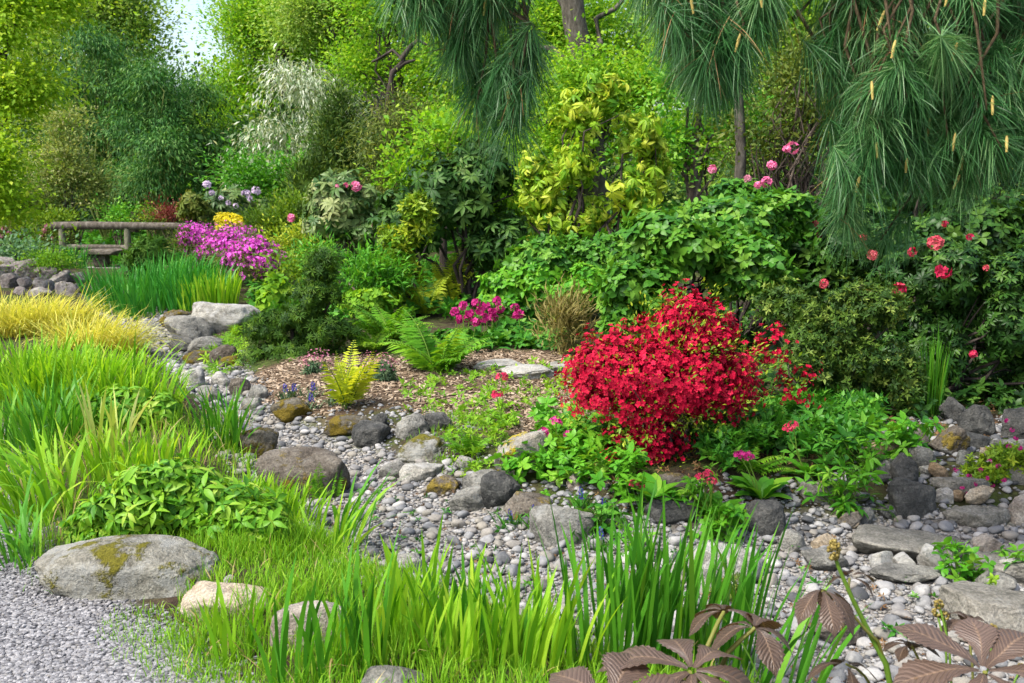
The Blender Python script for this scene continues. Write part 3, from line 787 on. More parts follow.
for k in range(9):
    Vp, Fp, _ = PEB[k]
    o = mesh('river_pebble', [(Vp * .05, Fp, np.full(len(Vp), .5))], M['pebble'])
    first.append(o)
for m_, k in enumerate(big):
    o = first[m_] if m_ < 9 else first[m_ % 9].copy()
    if m_ >= 9:
        COL.objects.link(o)
    s = size[k] / .05
    o.location = (x[k], y[k], z[k] + size[k] * .38)
    o.scale = (s, s * r.uniform(.85, 1.15), s * r.uniform(.8, 1.2))
    o.rotation_euler = (r.normal() * .15, r.normal() * .15, r.uniform(0, 6.28))
    tag(o, 'smooth grey or tan pebble lying in the dry stream bed', 'pebble', 'pebbles of the dry stream bed')
out = []
for k in range(9):
    Vp, Fp, _ = PEB[k]
    sel = rest[rest % 9 == k]
    if k > 5 or True:
        U2, F2 = ICO[2]
        Vp, Fp, _ = rockv((2.1, 1.7, 1.2), 700 + k, 2, 5, 7., .03)
    out.append(inst((Vp, Fp, np.zeros(len(Vp))), np.stack([x[sel], y[sel], z[sel] + size[sel] * .35], -1), rotz(r.uniform(0, 6.28, len(sel))), size[sel], r.random(len(sel))))
xs, ys = stream_points(21000, 1.5, .10)
ssz = r.uniform(.005, .011, len(xs))
Vp, Fp, _ = rockv((2.1, 1.7, 1.3), 750, 1, 4, 8., .0)
out.append(inst((Vp, Fp, np.zeros(len(Vp))), np.stack([xs, ys, hgt(xs, ys) + ssz * .5], -1), rotz(r.uniform(0, 6.28, len(xs))), ssz, r.random(len(xs))))
tag(mesh('pebbles', out, M['pebble mass']), 'small pale pebbles filling the dry stream bed', 'pebbles', None, 'stuff')
def scatter(poly, n, lo, hi):
    pl = flat(poly)
    b0, b1 = pl.min(0), pl.max(0)
    x, y = r.uniform(b0[0], b1[0], n * 3), r.uniform(b0[1], b1[1], n * 3)
    ok = sdist(pl, x, y) < .05 * r.normal(size=len(x))
    x, y = x[ok][:n], y[ok][:n]
    s = lo + (hi - lo) * r.random(len(x)) ** 2
    Vp, Fp, _ = rockv((2.1, 1.6, 1.1), 780, 2, 6, 14., .05)
    return inst((Vp, Fp, np.zeros(len(Vp))), np.stack([x, y, hgt(x, y) + s * .3], -1), rotz(r.uniform(0, 6.28, len(x))), s, r.random(len(x)) * .55)
tag(mesh('pebbles', [scatter([(850, 445), (930, 425), (1060, 425), (1060, 515), (850, 512)], 900, .008, .04), scatter([(520, 488), (640, 498), (860, 488), (860, 515), (640, 535), (540, 520)], 900, .006, .028), scatter([(330, 410), (450, 425), (500, 470), (440, 470), (330, 430)], 500, .006, .025)], M['pebble mass']), 'small stones and grit between the rocks of the bank', 'pebbles', None, 'stuff')
# gravel of the path
x, y = in_poly(PATH, 16000, r, (-3.4, 2.9), (-.6, 6.5), 1.5)
g_ = sdist(PATH, x, y)
ok = (g_ < .0 + .07 * r.normal(size=len(x))) & (np.abs(x) < .56 * y)
x, y = x[ok][:34000], y[ok][:34000]
s = r.uniform(.004, .0095, len(x))
Vp, Fp, _ = rockv((2.2, 1.7, 1.4), 760, 1, 5, 16., .0)
tag(mesh('gravel', [inst((Vp, Fp, np.zeros(len(Vp))), np.stack([x, y, hgt(x, y) + s * .4], -1), rotz(r.uniform(0, 6.28, len(x))), s, r.random(len(x)))], M['gravel'], smooth=False), 'fine grey gravel of the path', 'gravel', None, 'stuff')
# bark chips of the mulch bed
x, y = in_poly(MULCH, 9000, r, (-3, 5), (3, 12))
ok = sdist(MULCH, x, y) < .1 * r.normal(size=len(x)) - .02
x, y = x[ok], y[ok]
pat = vnoise(np.stack([x * 2.2, y * 2.2, 0 * x], -1)) + .5
ok = r.random(len(x)) < .25 + pat
x, y = x[ok][:12500], y[ok][:12500]
s = r.uniform(.008, .030, len(x))
Vp, Fp, _ = rockv((2., .75, .28), 770, 1, 5, 16., .0)
Rm = frames(unit(np.stack([r.normal(size=len(x)), r.normal(size=len(x)), r.normal(size=len(x)) * .25], -1)), np.array([0, 0, 1.]) + r.normal(size=(len(x), 3)) * .3)
Rm = Rm[:, :, [1, 0, 2]]
Rm[:, :, 1] *= -1
tag(mesh('bark_chips', [inst((Vp, Fp, np.zeros(len(Vp))), np.stack([x, y, hgt(x, y) + s * .25], -1), Rm, s, r.random(len(x)))], M['wood chip'], smooth=False), 'brown bark chips mulching the bed', 'bark mulch', None, 'stuff')

# ------------------------------------------------------------------ builders of plants
def ball(box, Y, dr=.8):
    x0, x1, y0, y1 = box[:4]
    Y = Y + (box[4] if len(box) > 4 else 0)
    a, b = P(x0, (y0 + y1) / 2, Y), P(x1, (y0 + y1) / 2, Y)
    t, u = P((x0 + x1) / 2, y0, Y), P((x0 + x1) / 2, y1, Y)
    return (a + b) / 2 * [1, 1, 0] + [0, 0, (t[2] + u[2]) / 2], np.array([(b[0] - a[0]) / 2, (b[0] - a[0]) / 2 * dr, (t[2] - u[2]) / 2])
def truss(c, rad, r, n=14, k=.62):
    u = orand(n, r)
    u[:, 2] = u[:, 2] * .8 + .15
    u = unit(u)
    return inst(FLOWER, c + u * rad * .55, frames(np.cross(u, r.normal(size=(n, 3))), u), rad * k * 1.6 * r.uniform(.8, 1.15, n), .5 + r.normal(size=n) * .2)
def shrub(name, label, cat_, boxes, Y, mat, tm=L5, ls=.06, style='leaf', cover=5., lpc=14, cr=None, dr=.8, hollow=.5, noise=.25, zmin=-.7,
          group=None, stem='bark', nst=7, sr=.02, tree=False, trunk=None, blooms=None, bmat=None, cap=60000, seed=1, larea=None, base=None, shrink=.95, fl_part='flower_truss', lump=None, lumpz=1., **kw):
    r = np.random.default_rng(seed + 1000 + int(Y * 7))
    if isinstance(boxes, tuple): boxes = [boxes]
    if base is None:
        c0, r0 = ball(boxes[0], Y, dr)
        base = on(c0[0], c0[1])
    t = thing(name, label, cat_, base, group)
    ch, PP = [], []
    for bx in boxes:
        c, rad = ball(bx, Y, dr)
        rad = rad * np.array([shrink, shrink, shrink])
        la = larea or (.5 * (tm[0][:, 0].max() - tm[0][:, 0].min()) * ls * ls * (1 if style == 'leaf' else .55))
        N = min(cover * PI * rad[0] * rad[2] / la, cap)
        n = max(int(N / (lpc if style == 'leaf' else 1)), 6)
        lk = lump if lump is not None else (9 if bx[1] - bx[0] > 34 else 5)
        if lk:
            bl = lumps(c, rad, lk, r, zs=lumpz) + [(c, rad * .72)]
            wv = np.array([b[1][0] * b[1][2] for b in bl]); wv[-1] *= .5; wv = wv / wv.sum()
            sh = [shell(b[0], b[1], max(int(n * q), 3), r, hollow, zmin, noise) for b, q in zip(bl, wv)]
            p, u = np.concatenate([q[0] for q in sh]), np.concatenate([q[1] for q in sh])
        else:
            p, u = shell(c, rad, n, r, hollow, zmin, noise)
        keep = p[:, 2] > hgt(p[:, 0], p[:, 1]) + ls * .3
        p, u = p[keep], u[keep]
        if not len(p): continue
        if style == 'leaf': ch.append(leaves(p, u, tm, lpc, cr or ls * 3.0, ls, r, **kw))
        else: ch.append(whorls(p, u, tm, ls, r, **kw))
        PP.append(p)
    mesh('crown' if tree else 'foliage', ch, M[mat], t)
    PA = np.concatenate(PP)
    if nst:
        st = []
        tops = PA[r.integers(0, len(PA), nst)]
        if trunk:
            tp = np.array([np.mean(PA[:, 0]), np.mean(PA[:, 1]), np.quantile(PA[:, 2], .75)])
            tc = curve(base, tp, 0, .02, 8, r)
            mesh('trunk', tube(tc, np.linspace(trunk, trunk * .35, 8), 9), M[stem], t)
            for q in tops:
                k = r.integers(2, 7)
                if q[2] < tc[k][2] - .2: k = 2
                st += tube(curve(tc[k], tc[k] + (q - tc[k]) * .9, .08, .06, 6, r), np.linspace(trunk * .38, trunk * .08, 6), 5)
            mesh('limbs', st, M[stem], t)
        else:
            for q in tops:
                b = base + np.array([r.normal() * .04, r.normal() * .04, -.02])
                st += tube(curve(b, b + (q - b) * .93, .08, .06, 6, r), np.linspace(sr, sr * .25, 6), 5)
            mesh('stems', st, M[stem], t)
    for bl in blooms or ():
        px, py, rp = bl[:3]
        dY = bl[3] if len(bl) > 3 else -.75
        c, rad = ball(boxes[0], Y, dr)
        p = P(px, py, Y + dY * rad[1])
        mesh(fl_part, [truss(p, rp / FOC * p[1], r)], M[bl[4] if len(bl) > 4 else bmat], t)
    return t
def clump(name, label, cat_, px, py, rx, ry, n, L, wd, mat, seed=1, th=.18, bend=.5, lean=(0, 0), group=None, segs=5, p=1.8, base=None, outward=.35, var=.16, part='blades', top=False):
    "a tuft of upright or arching leaf blades growing from one spot"
    r = np.random.default_rng(seed + 50)
    g = G(px, py) if base is None else base
    a, q = r.uniform(0, 2 * PI, n), np.sqrt(r.random(n))
    b = np.stack([g[0] + rx * q * np.cos(a), g[1] + ry * q * np.sin(a)], -1)
    b = np.concatenate([b, (hgt(b[:, 0], b[:, 1]) - .01)[:, None]], 1)
    hx = np.cos(a) * q * outward + lean[0] + r.normal(size=n) * .25
    hy = np.sin(a) * q * outward + lean[1] + r.normal(size=n) * .25
    az = np.arctan2(hy, hx)
    th0 = np.abs(th * (.4 + q * .8) + r.normal(size=n) * th * .5) + np.hypot(*lean) * .25
    bd = np.abs(bend * (1 + r.normal(size=n) * .55))
    ch = [blades(b, L * (1 + var * r.normal(size=n)).clip(.4, 1.4), wd * r.uniform(.65, 1.2, n), az, th0, bd, r, segs, p)]
    return tag(mesh(name, ch, M[mat], None, g), label, cat_, group)
def fern(name, label, px, py, n, L, mat, seed=1, th=(.25, .9), bend=(.6, 1.1), pairs=22, wd=.24, group=None, base=None, az=None, tb=.5):
    r = np.random.default_rng(seed + 90)
    g = G(px, py) if base is None else base
    t = thing(name, label, 'fern', g, group)
    fr, rib = [], []
    for k in range(n):
        A = r.uniform(0, 2 * PI) if az is None else az + r.normal() * .6
        f, s = frond(g + np.array([r.normal() * .02, r.normal() * .02, -.01]), L * r.uniform(.7, 1.1), A, r.uniform(*th), r.uniform(*bend), r, pairs, wd, tb=tb + r.normal() * .18)
        fr += f; rib += s
    mesh('fronds', fr, M[mat], t)
    mesh('midribs', rib, M['green stem'], t)
    return t
def spikes(name, label, cat_, pts, mat, lmat, h, rad, group=None, seed=1, nl=26, ll=.10, lw=.010):
    "flower spikes, each on its own stem over a tuft of narrow leaves"
    r = np.random.default_rng(seed + 300)
    out = []
    for k, (px, py, Yb) in enumerate(pts):
        g0 = G(px, py + 14)
        Yb = G(px, py + (h + .06) * FOC / g0[1])[1]
        tip = P(px, py, Yb)
        g = on(tip[0], tip[1])
        t = thing(name, label[k] if isinstance(label, list) else label, cat_, g, group)
        n = 15
        z = np.linspace(-h, 0, n)
        a = np.arange(n) * 2.4
        pos = tip + np.stack([np.cos(a) * rad * (1 - .6 * (z + h) / h), np.sin(a) * rad * (1 - .6 * (z + h) / h), z], -1)
        u = np.stack([np.cos(a), np.sin(a), np.full(n, -.2)], -1)
        mesh('flower_spike', [inst(FLOWER, pos, frames(np.cross(u, [0, 0, 1.]), u), rad * 1.35 * r.uniform(.6, 1.2, n), .5 + r.normal(size=n) * .3)], M[mat], t)
        mesh('stem', tube(curve(g, tip, 0, .02, 4, r), .0025, 5), M['green stem'], t)
        b = g + r.normal(size=(nl, 3)) * [.03, .03, 0]
        mesh('foliage', [blades(b, np.full(nl, ll) * r.uniform(.6, 1.2, nl), np.full(nl, lw), r.uniform(0, 6.28, nl), r.uniform(.2, .9, nl), r.uniform(.2, .9, nl), r, 4)], M[lmat], t)
    return out
def rosette(g, r, n, L, tm, el=(.5, 1.2)):
    a = r.uniform(0, 2 * PI, n); e = r.uniform(*el, n)
    d = np.stack([np.cos(a) * np.cos(e), np.sin(a) * np.cos(e), np.sin(e)], -1)
    z = np.stack([-np.cos(a) * np.sin(e), -np.sin(a) * np.sin(e), np.cos(e)], -1)
    return inst(tm, g + d * .015, frames(d, z), L * r.uniform(.6, 1.1, n), .5 + r.normal(size=n) * .25)
PRIM_LEAF = leafn(.42, 6, .05, .45, .6, .7, .012)
def primula(label, px, py, heads, mat, seed=1, L=.16, n=18, leaf='lime ground leaf', Yb=None, hr=.03):
    "candelabra primula: broad leaf rosette and heads of flowers on tall stalks"
    r = np.random.default_rng(seed + 400)
    g = G(px, py) if Yb is None else on(P(px, py, Yb)[0], Yb)
    t = thing('primula', label, 'primula', g)
    mesh('foliage', [rosette(g, r, n, L, PRIM_LEAF)], M[leaf], t)
    for hx, hy in heads:
        p = P(hx, hy, g[1] + r.normal() * .03)
        st = mesh('flower_stalk', tube(curve(g, p, 0, .02, 5, r), .0035, 6), M['green stem'], t)
        n_ = 16
        u = orand(n_, r); u[:, 2] = np.abs(u[:, 2]) * .6; u = unit(u)
        fl = inst(FLOWER, p - g + u * hr, frames(np.cross(u, r.normal(size=(n_, 3))), u), hr * .85, .5 + r.normal(size=n_) * .25)
        mesh('flower_head', [fl], M[mat], st, (0, 0, 0))
    return t
def mat_of_leaves(poly, n, r, h=(.02, .12)):
    pl = flat(poly)
    b0, b1 = pl.min(0), pl.max(0)
    x, y = r.uniform(b0[0], b1[0], n * 6), r.uniform(b0[1], b1[1], n * 6)
    ok = sdist(pl, x, y) < .04 * r.normal(size=len(x))
    x, y = x[ok][:n], y[ok][:n]
    return np.stack([x, y, hgt(x, y) + r.uniform(*h, len(x))], -1)

# ------------------------------------------------------------------ far trees and shrubs
S = shrub
def woods(name, boxes, mat, seed, label):
    r = np.random.default_rng(seed)
    ch = []
    for bx in boxes:
        c, rad = ball(bx[:4], bx[4], .6)
        p, u = shell(c, rad, 1700, r, .3, -.9, .3)
        ch.append(leaves(p, u, L5W, 20, .55, .16, r, flat_=.6, tv=(.3, .14)))
    tag(mesh(name, ch, M[mat]), label, 'trees', None, 'stuff')
woods('distant_woods', [(-160, 60, -120, 200, 44), (-20, 150, -30, 190, 42), (235, 360, -60, 120, 46), (240, 420, -90, 190, 44), (380, 700, -160, 220, 44), (640, 1000, -160, 240, 42), (740, 900, -60, 150, 28), (420, 560, -60, 120, 34), (880, 1300, -160, 240, 42), (60, 330, 110, 240, 46), (300, 900, 100, 260, 40)], 'far leaf', 1, 'pale green mass of far woods behind the garden')
woods('dark_backing', [(40, 262, 70, 235, 31), (240, 520, 110, 240, 27), (-120, 300, 130, 250, 40), (250, 700, 90, 260, 36), (650, 1200, 60, 300, 32)], 'far dark leaf', 2, 'dark backing foliage added far behind the shrubs for shaded depth')  # dark leaf masses added as backing, so gaps between shrubs read as shaded depth
S('maple_tree', 'bright lime green maple at the picture edge beside the dark bamboo', 'tree', [(-50, 58, -60, 70), (-50, 64, 50, 135, .6), (-50, 52, 110, 215), (-20, 100, -60, 40, 1.), (-30, 68, 60, 110), (-40, 40, 180, 232)], 15, 'maple lime', L5W, .07, cover=4.6, lpc=18, cr=.24, flat_=.3, tree=True, trunk=.14, base=on(-9.3, 15.), nst=14, hollow=.3, noise=.35, stem='grey bark', up=.1, droop=.3, rnd=.5, zmin=-.9, seed=3)
S('light_tree', 'tall airy pale green tree rising behind the bamboo', 'tree', [(50, 156, -90, 75), (100, 168, -30, 90), (20, 120, -80, 60)], 37, 'far leaf', L5W, .12, cover=4.5, lpc=14, cr=.5, tree=True, trunk=.25, nst=14, hollow=.3, stem='grey bark', noise=.35, zmin=-.9)
S('pale_tree', 'tall yellowish green tree by the sky gap with visible thin limbs', 'tree', [(208, 330, -70, 90), (198, 300, 48, 130), (250, 390, -80, 80, -1), (280, 400, 20, 110), (200, 280, 80, 150, -1)], 30, 'spring maple', L5W, .09, cover=4.4, lpc=14, cr=.40, tree=True, trunk=.22, nst=26, hollow=.3, stem='grey bark', noise=.4, zmin=-.9, seed=4)
for k, (bx, Y, lab) in enumerate([
    ([(66, 124, 14, 72), (50, 94, 58, 112), (92, 132, 48, 112), (58, 104, 104, 165), (60, 120, 150, 205)], 27, 'tall dark bamboo with a drooping domed top, next to the lime maple'),
    ([(128, 178, 50, 108), (108, 150, 98, 160), (150, 190, 92, 140), (100, 160, 145, 210)], 26, 'bamboo in the middle of the dark stand with a rounded drooping top'),
    ([(178, 224, 72, 122), (204, 250, 106, 168), (172, 214, 112, 175), (205, 250, 156, 208), (180, 215, 165, 208)], 27, 'bamboo with the broad drooping crown on the side of the silvery shrub'),
    ([(122, 190, 122, 168), (118, 186, 150, 206)], 24.5, 'low young bamboo in front of the dark stand, lighter green')]):
    t = S('bamboo', lab, 'bamboo', bx, Y, 'bamboo leaf', L5N, .12, cover=3.6, lpc=26, cr=.30, tree=False, stem='bamboo culm', nst=16, sr=.03, hollow=.35, noise=.35, droop=1.25, out=.8, rnd=.35, nup=.6, seed=20 + k, group='dark bamboos behind the log rail', tv=(.34, .13), zmin=-.9, tb=.40, lump=8, lumpz=.55)
S('silver_shrub', 'silvery white weeping shrub between the bamboo and the olive cypress', 'shrub', [(250, 350, 62, 110), (246, 300, 110, 160), (300, 362, 90, 150), (262, 330, 150, 205), (236, 290, 140, 200), (290, 350, 130, 190)], 23, 'silver leaf', L5N, .13, cover=3.2, lpc=30, cr=.30, flat_=.5, hollow=.3, noise=.5, droop=1.2, tb=.48, out=.5, rnd=.35, nup=.5, stem='dark bark', nst=9, sr=.04, tv=(.34, .15), zmin=-.9)
S('cypress', 'olive green cypress with dense upright sprays and a pointed top', 'tree', [(318, 356, 98, 150), (296, 372, 150, 215), (306, 364, 120, 180), (328, 348, 84, 120), (290, 330, 160, 215, -.3)], 19, 'hinoki leaf', L5N, .085, cover=6, lpc=26, cr=.14, flat_=1.5, tree=True, trunk=.08, nst=7, stem='dark bark', hollow=.4, noise=.35, up=.9, droop=.1, tv=(.3, .15), zmin=-.9)
S('fine_leaved_shrub', 'loose greyish green shrub with fine hanging leaves beside the cypress', 'shrub', [(355, 435, 110, 190), (372, 450, 90, 150), (360, 450, 150, 240), (340, 400, 170, 230), (400, 470, 120, 190)], 16.4, 'olive leaf', L5N, .085, cover=2.6, lpc=22, cr=.24, hollow=.2, droop=.9, rnd=.6, stem='dark bark', nst=14, sr=.025, noise=.35, zmin=-.9)
t = S('crooked_tree', 'small tree with dark crooked bare boughs showing under its leaves', 'tree', [(330, 440, -50, 50), (390, 470, 20, 130), (320, 400, 20, 110, .8), (440, 500, -40, 60)], 21, 'spring maple', L5W, .075, cover=3.6, lpc=14, cr=.28, tree=True, trunk=.11, nst=12, stem='dark bark', hollow=.3, noise=.4, zmin=-.9, seed=9)
r = np.random.default_rng(77)
st = []
for pts in ([(388, 96), (393, 72), (401, 60), (394, 50), (380, 58), (372, 62)], [(401, 60), (410, 46), (420, 40), (428, 45)], [(393, 72), (403, 63), (415, 60)], [(388, 96), (386, 120), (392, 150)]):
    q = np.array([P(a + r.normal(), b, 18.2) for a, b in pts])
    st += tube(q, np.linspace(.055, .02, len(q)), 6)
mesh('bough', st, M['dark bark'], t)
S('green_maple', 'big bright green maple with layered fresh foliage and a thick grey trunk', 'tree', [(530, 660, 62, 130, -1.3), (545, 625, 40, 105, -1.7), (400, 500, 100, 180, -1.5), (480, 600, 110, 200, -1.5), (600, 680, 40, 120, -1.2), (420, 540, -30, 110), (500, 640, -60, 100, 1), (415, 520, 80, 200), (470, 600, 60, 190), (540, 660, 40, 170, 1.5), (600, 720, -60, 120, 2), (440, 560, 140, 235)], 20, 'spring maple', L5W, .078, cover=4.6, lpc=18, cr=.30, flat_=.3, tree=True, trunk=None, nst=0, hollow=.3, noise=.35, up=.15, droop=.25, zmin=-.9, seed=5)
t = bpy.data.objects['green_maple']
q = np.array([P(a, b, 19.3) for a, b in ((598, 232), (592, 160), (588, 100), (582, 62), (574, 20), (568, -40), (566, -90))])
mesh('trunk', tube(q, np.linspace(.27, .2, 7), 12), M['grey bark'], t)
st = []
for a, b, c, d in ((592, 150, 660, 60), (588, 100, 500, 20), (582, 62, 640, -20), (590, 140, 480, 110), (574, 20, 520, -50)):
    st += tube(curve(P(a, b, 19.3), P(c, d, 19.8), .1, .06, 6, r), np.linspace(.09, .02, 6), 6)
mesh('limbs', st, M['grey bark'], t)
S('light_maple', 'yellow green young tree behind the hanging pine needles', 'tree', [(640, 760, -40, 120), (700, 830, -60, 60), (650, 740, 90, 190)], 17, 'spring maple', L5W, .075, cover=4., lpc=16, cr=.26, flat_=.35, tree=True, trunk=.10, nst=10, stem='grey bark', hollow=.3, noise=.35, zmin=-.9, seed=6)
S('golden_pieris', 'golden yellow shrub with drooping leaf whorls in front of the green maple', 'shrub', [(548, 612, 84, 150), (506, 575, 158, 245), (605, 672, 96, 170, .2), (540, 625, 190, 256), (572, 632, 66, 118), (545, 605, 130, 200, -.1), (600, 672, 160, 240), (512, 560, 140, 195), (630, 680, 130, 205, .3)], 12.5, 'pieris leaf', WH_DROOP, .11, 'whorl', cover=1.9, hollow=.1, noise=.7, stem='dark bark', nst=22, sr=.03, tv=.3, up=.2, rnd=.35, zmin=-.9, tb=.60, var=.35)
S('dark_rhododendron', 'deep green rhododendron without flowers, with stiff whorled leaves', 'shrub', [(400, 530, 140, 235), (365, 470, 180, 262), (440, 520, 128, 190), (455, 545, 190, 285)], 12.8, 'rhodo leaf', WH_RHODO, .12, 'whorl', cover=3.2, hollow=.3, noise=.5, stem='dark bark', nst=14, sr=.03, tv=.26, up=.5, zmin=-.9)
S('evergreen_shrub', 'yellow green leaved evergreen shrub in front of the deep green rhododendron', 'shrub', [(396, 440, 190, 240), (372, 420, 215, 285), (365, 430, 240, 300)], 12, 'yellow green leaf', WH_SMALL, .085, 'whorl', cover=4, hollow=.35, stem='dark bark', nst=10, sr=.02, tv=.3, tb=.40, noise=.35, zmin=-.9)
S('pale_rhododendron', 'rhododendron with pale edged leaves and a single round pink flower head', 'rhododendron', [(288, 400, 178, 245), (300, 372, 165, 215), (330, 410, 200, 262)], 14, 'pale rhodo leaf', WH_RHODO, .13, 'whorl', cover=4.2, hollow=.4, stem='dark bark', nst=12, sr=.025, tv=.3, noise=.3, zmin=-.9,
  blooms=[(356, 186, 6.5), (346, 185, 3), (291, 218, 5), (374, 225, 3), (337, 186, 2.4)], bmat='pink petal')
S('lilac_rhododendron', 'rhododendron with pale lilac flower heads in front of the bamboo', 'rhododendron', [(196, 262, 186, 224), (240, 290, 196, 232)], 20, 'pale rhodo leaf', WH_RHODO, .13, 'whorl', cover=4.2, hollow=.4, stem='dark bark', nst=9, sr=.025, tv=.25, tb=.4, noise=.3, blooms=[(207, 185, 5), (212, 193, 3.6), (246, 194, 5.5), (256, 191, 5.5), (251, 199, 4), (228, 203, 3.4), (236, 206, 3.4), (221, 198, 3)], bmat='lilac petal')
S('brown_shrub', 'small shrub with brownish tinged leaves next to the lilac rhododendron', 'shrub', (172, 208, 188, 222), 19.5, 'olive leaf', WH_RHODO, .12, 'whorl', cover=4, stem='dark bark', nst=6, noise=.3, tb=.6)
S('twiggy_pale_shrub', 'airy pale yellowish shrub with thin light stems beneath the lime maple', 'shrub', [(18, 112, 120, 215), (0, 70, 165, 232), (60, 118, 160, 225), (36, 92, 98, 150)], 22.5, 'pale shrub leaf', L5, .075, cover=2.6, lpc=16, cr=.18, flat_=.35, hollow=.25, noise=.4, stem='grey bark', nst=22, sr=.02, zmin=-.9)
S('pale_shrub', 'leafy yellowish green bush at the picture edge under the lime maple', 'shrub', [(-60, 40, 185, 240), (-70, 22, 150, 215), (30, 80, 205, 240)], 21.6, 'yellow green leaf', L5, .08, cover=4, lpc=16, cr=.16, hollow=.4, stem='grey bark', nst=8, tb=.3, tv=(.2, .12))
S('pink_shrub', 'small shrub with dull pink blossom behind the start of the log rail', 'shrub', (40, 66, 224, 252), 21.2, 'olive leaf', L5, .06, cover=5, lpc=14, blooms=[(44, 231, 3.4), (47, 226, 3), (41, 235, 2.6), (52, 238, 2.)], bmat='heath petal', nst=6)
S('reddish_shrub', 'small dusky pink flowered shrub at the far picture edge', 'shrub', (-14, 18, 220, 246), 20.5, 'olive leaf', L5, .06, cover=5, lpc=14, blooms=[(4, 228, 3.6), (9, 233, 3), (1, 236, 3), (7, 223, 2.4)], bmat='heath petal', nst=6)
S('purple_shrub', 'small dark purple leaved shrub above the log rail end', 'shrub', (156, 180, 204, 224), 21, 'red leaf', L5, .06, cover=6, lpc=14, tb=.25, nst=5)
S('lime_bush', 'round light green bush just above the log rail', 'shrub', (106, 132, 205, 228), 21.5, 'bright leaf', L5W, .06, cover=6, lpc=14, nst=5, tb=.6)
S('low_green_bush', 'low green bush above the log rail between the purple shrub and the dark stump', 'shrub', (140, 162, 208, 226), 21.3, 'yellow green leaf', L5W, .06, cover=6, lpc=14, nst=5, tb=.25)
S('blue_green_bush', 'low bluish green leafy mound behind the stone heap', 'shrub', [(-30, 42, 242, 268), (10, 58, 246, 266)], 18.5, 'blue fern', L5W, .08, cover=6, lpc=14, nst=5, tb=.55)
S('edge_bush', 'low green mound behind the golden grass at the picture edge', 'shrub', (30, 74, 252, 274), 17, 'lime ground leaf', L5, .05, cover=6, lpc=14, nst=4, tb=.35)
clump('sedge_tuft', 'dark green grassy tuft in front of the first log rail post', 'grass tuft', 72, 268, .28, .2, 120, .42, .014, 'emerald blade', 31, tag and .2, .5)
S('yellow_azalea', 'yellow flowered azalea behind the violet pink one', 'azalea', (212, 250, 210, 244), 16.3, 'yellow petal', FLOWER, .05, 'whorl', cover=4, tv=.2, nst=6, noise=.2)
S('yellow_shrub', 'yellow flowering shrub in front of the pale edged rhododendron', 'shrub', [(274, 306, 228, 262), (290, 315, 226, 245)], 15, 'yellow green leaf', L5, .06, cover=5, lpc=14, nst=6, tb=.75)
S('lime_shrub', 'feathery yellow green shrub between the yellow azalea and the rhododendron', 'shrub', [(240, 300, 206, 246), (268, 318, 190, 236)], 18, 'yellow green leaf', L5N, .09, cover=5, lpc=22, cr=.14, nst=7, tb=.22, tv=(.2, .12))
S('tall_maple', 'tall light green tree filling the sky above the crooked boughs', 'tree', [(300, 420, -90, 30), (360, 470, -60, 60), (260, 360, -40, 70), (430, 520, -80, 40)], 26, 'far leaf', L5W, .085, cover=4.2, lpc=16, cr=.36, flat_=.35, tree=True, trunk=.2, nst=16, hollow=.3, noise=.45, zmin=-.9, stem='grey bark', seed=14)
S('hazel_tree', 'loose mid green tree behind the golden pieris on the side of the hanging pine', 'tree', [(640, 740, 40, 130), (620, 700, 100, 190), (700, 780, 80, 170), (660, 760, -60, 60)], 14.5, 'bright leaf', L5W, .08, cover=3., lpc=16, cr=.22, flat_=.35, tree=True, trunk=.07, nst=14, hollow=.25, noise=.45, zmin=-.9, stem='bark', seed=15, tb=.6)
S('leafy_tree', 'fresh green small leaved tree between the crooked boughs and the deep green rhododendron', 'tree', [(400, 480, 95, 160), (440, 520, 110, 180), (375, 440, 140, 200), (470, 540, 150, 220)], 15.2, 'spring maple', L5W, .085, cover=2.8, lpc=16, cr=.2, tree=True, trunk=.07, nst=10, hollow=.3, noise=.45, zmin=-.9, stem='dark bark', seed=12, tb=.45)
S('green_shrub', 'green shrub with upright leaves between the silvery shrub and the lilac rhododendron', 'shrub', [(246, 310, 160, 215), (215, 270, 150, 205), (280, 320, 150, 200)], 21, 'bright leaf', L5, .10, cover=4, lpc=16, nst=8, seed=13, noise=.4, tb=.35)
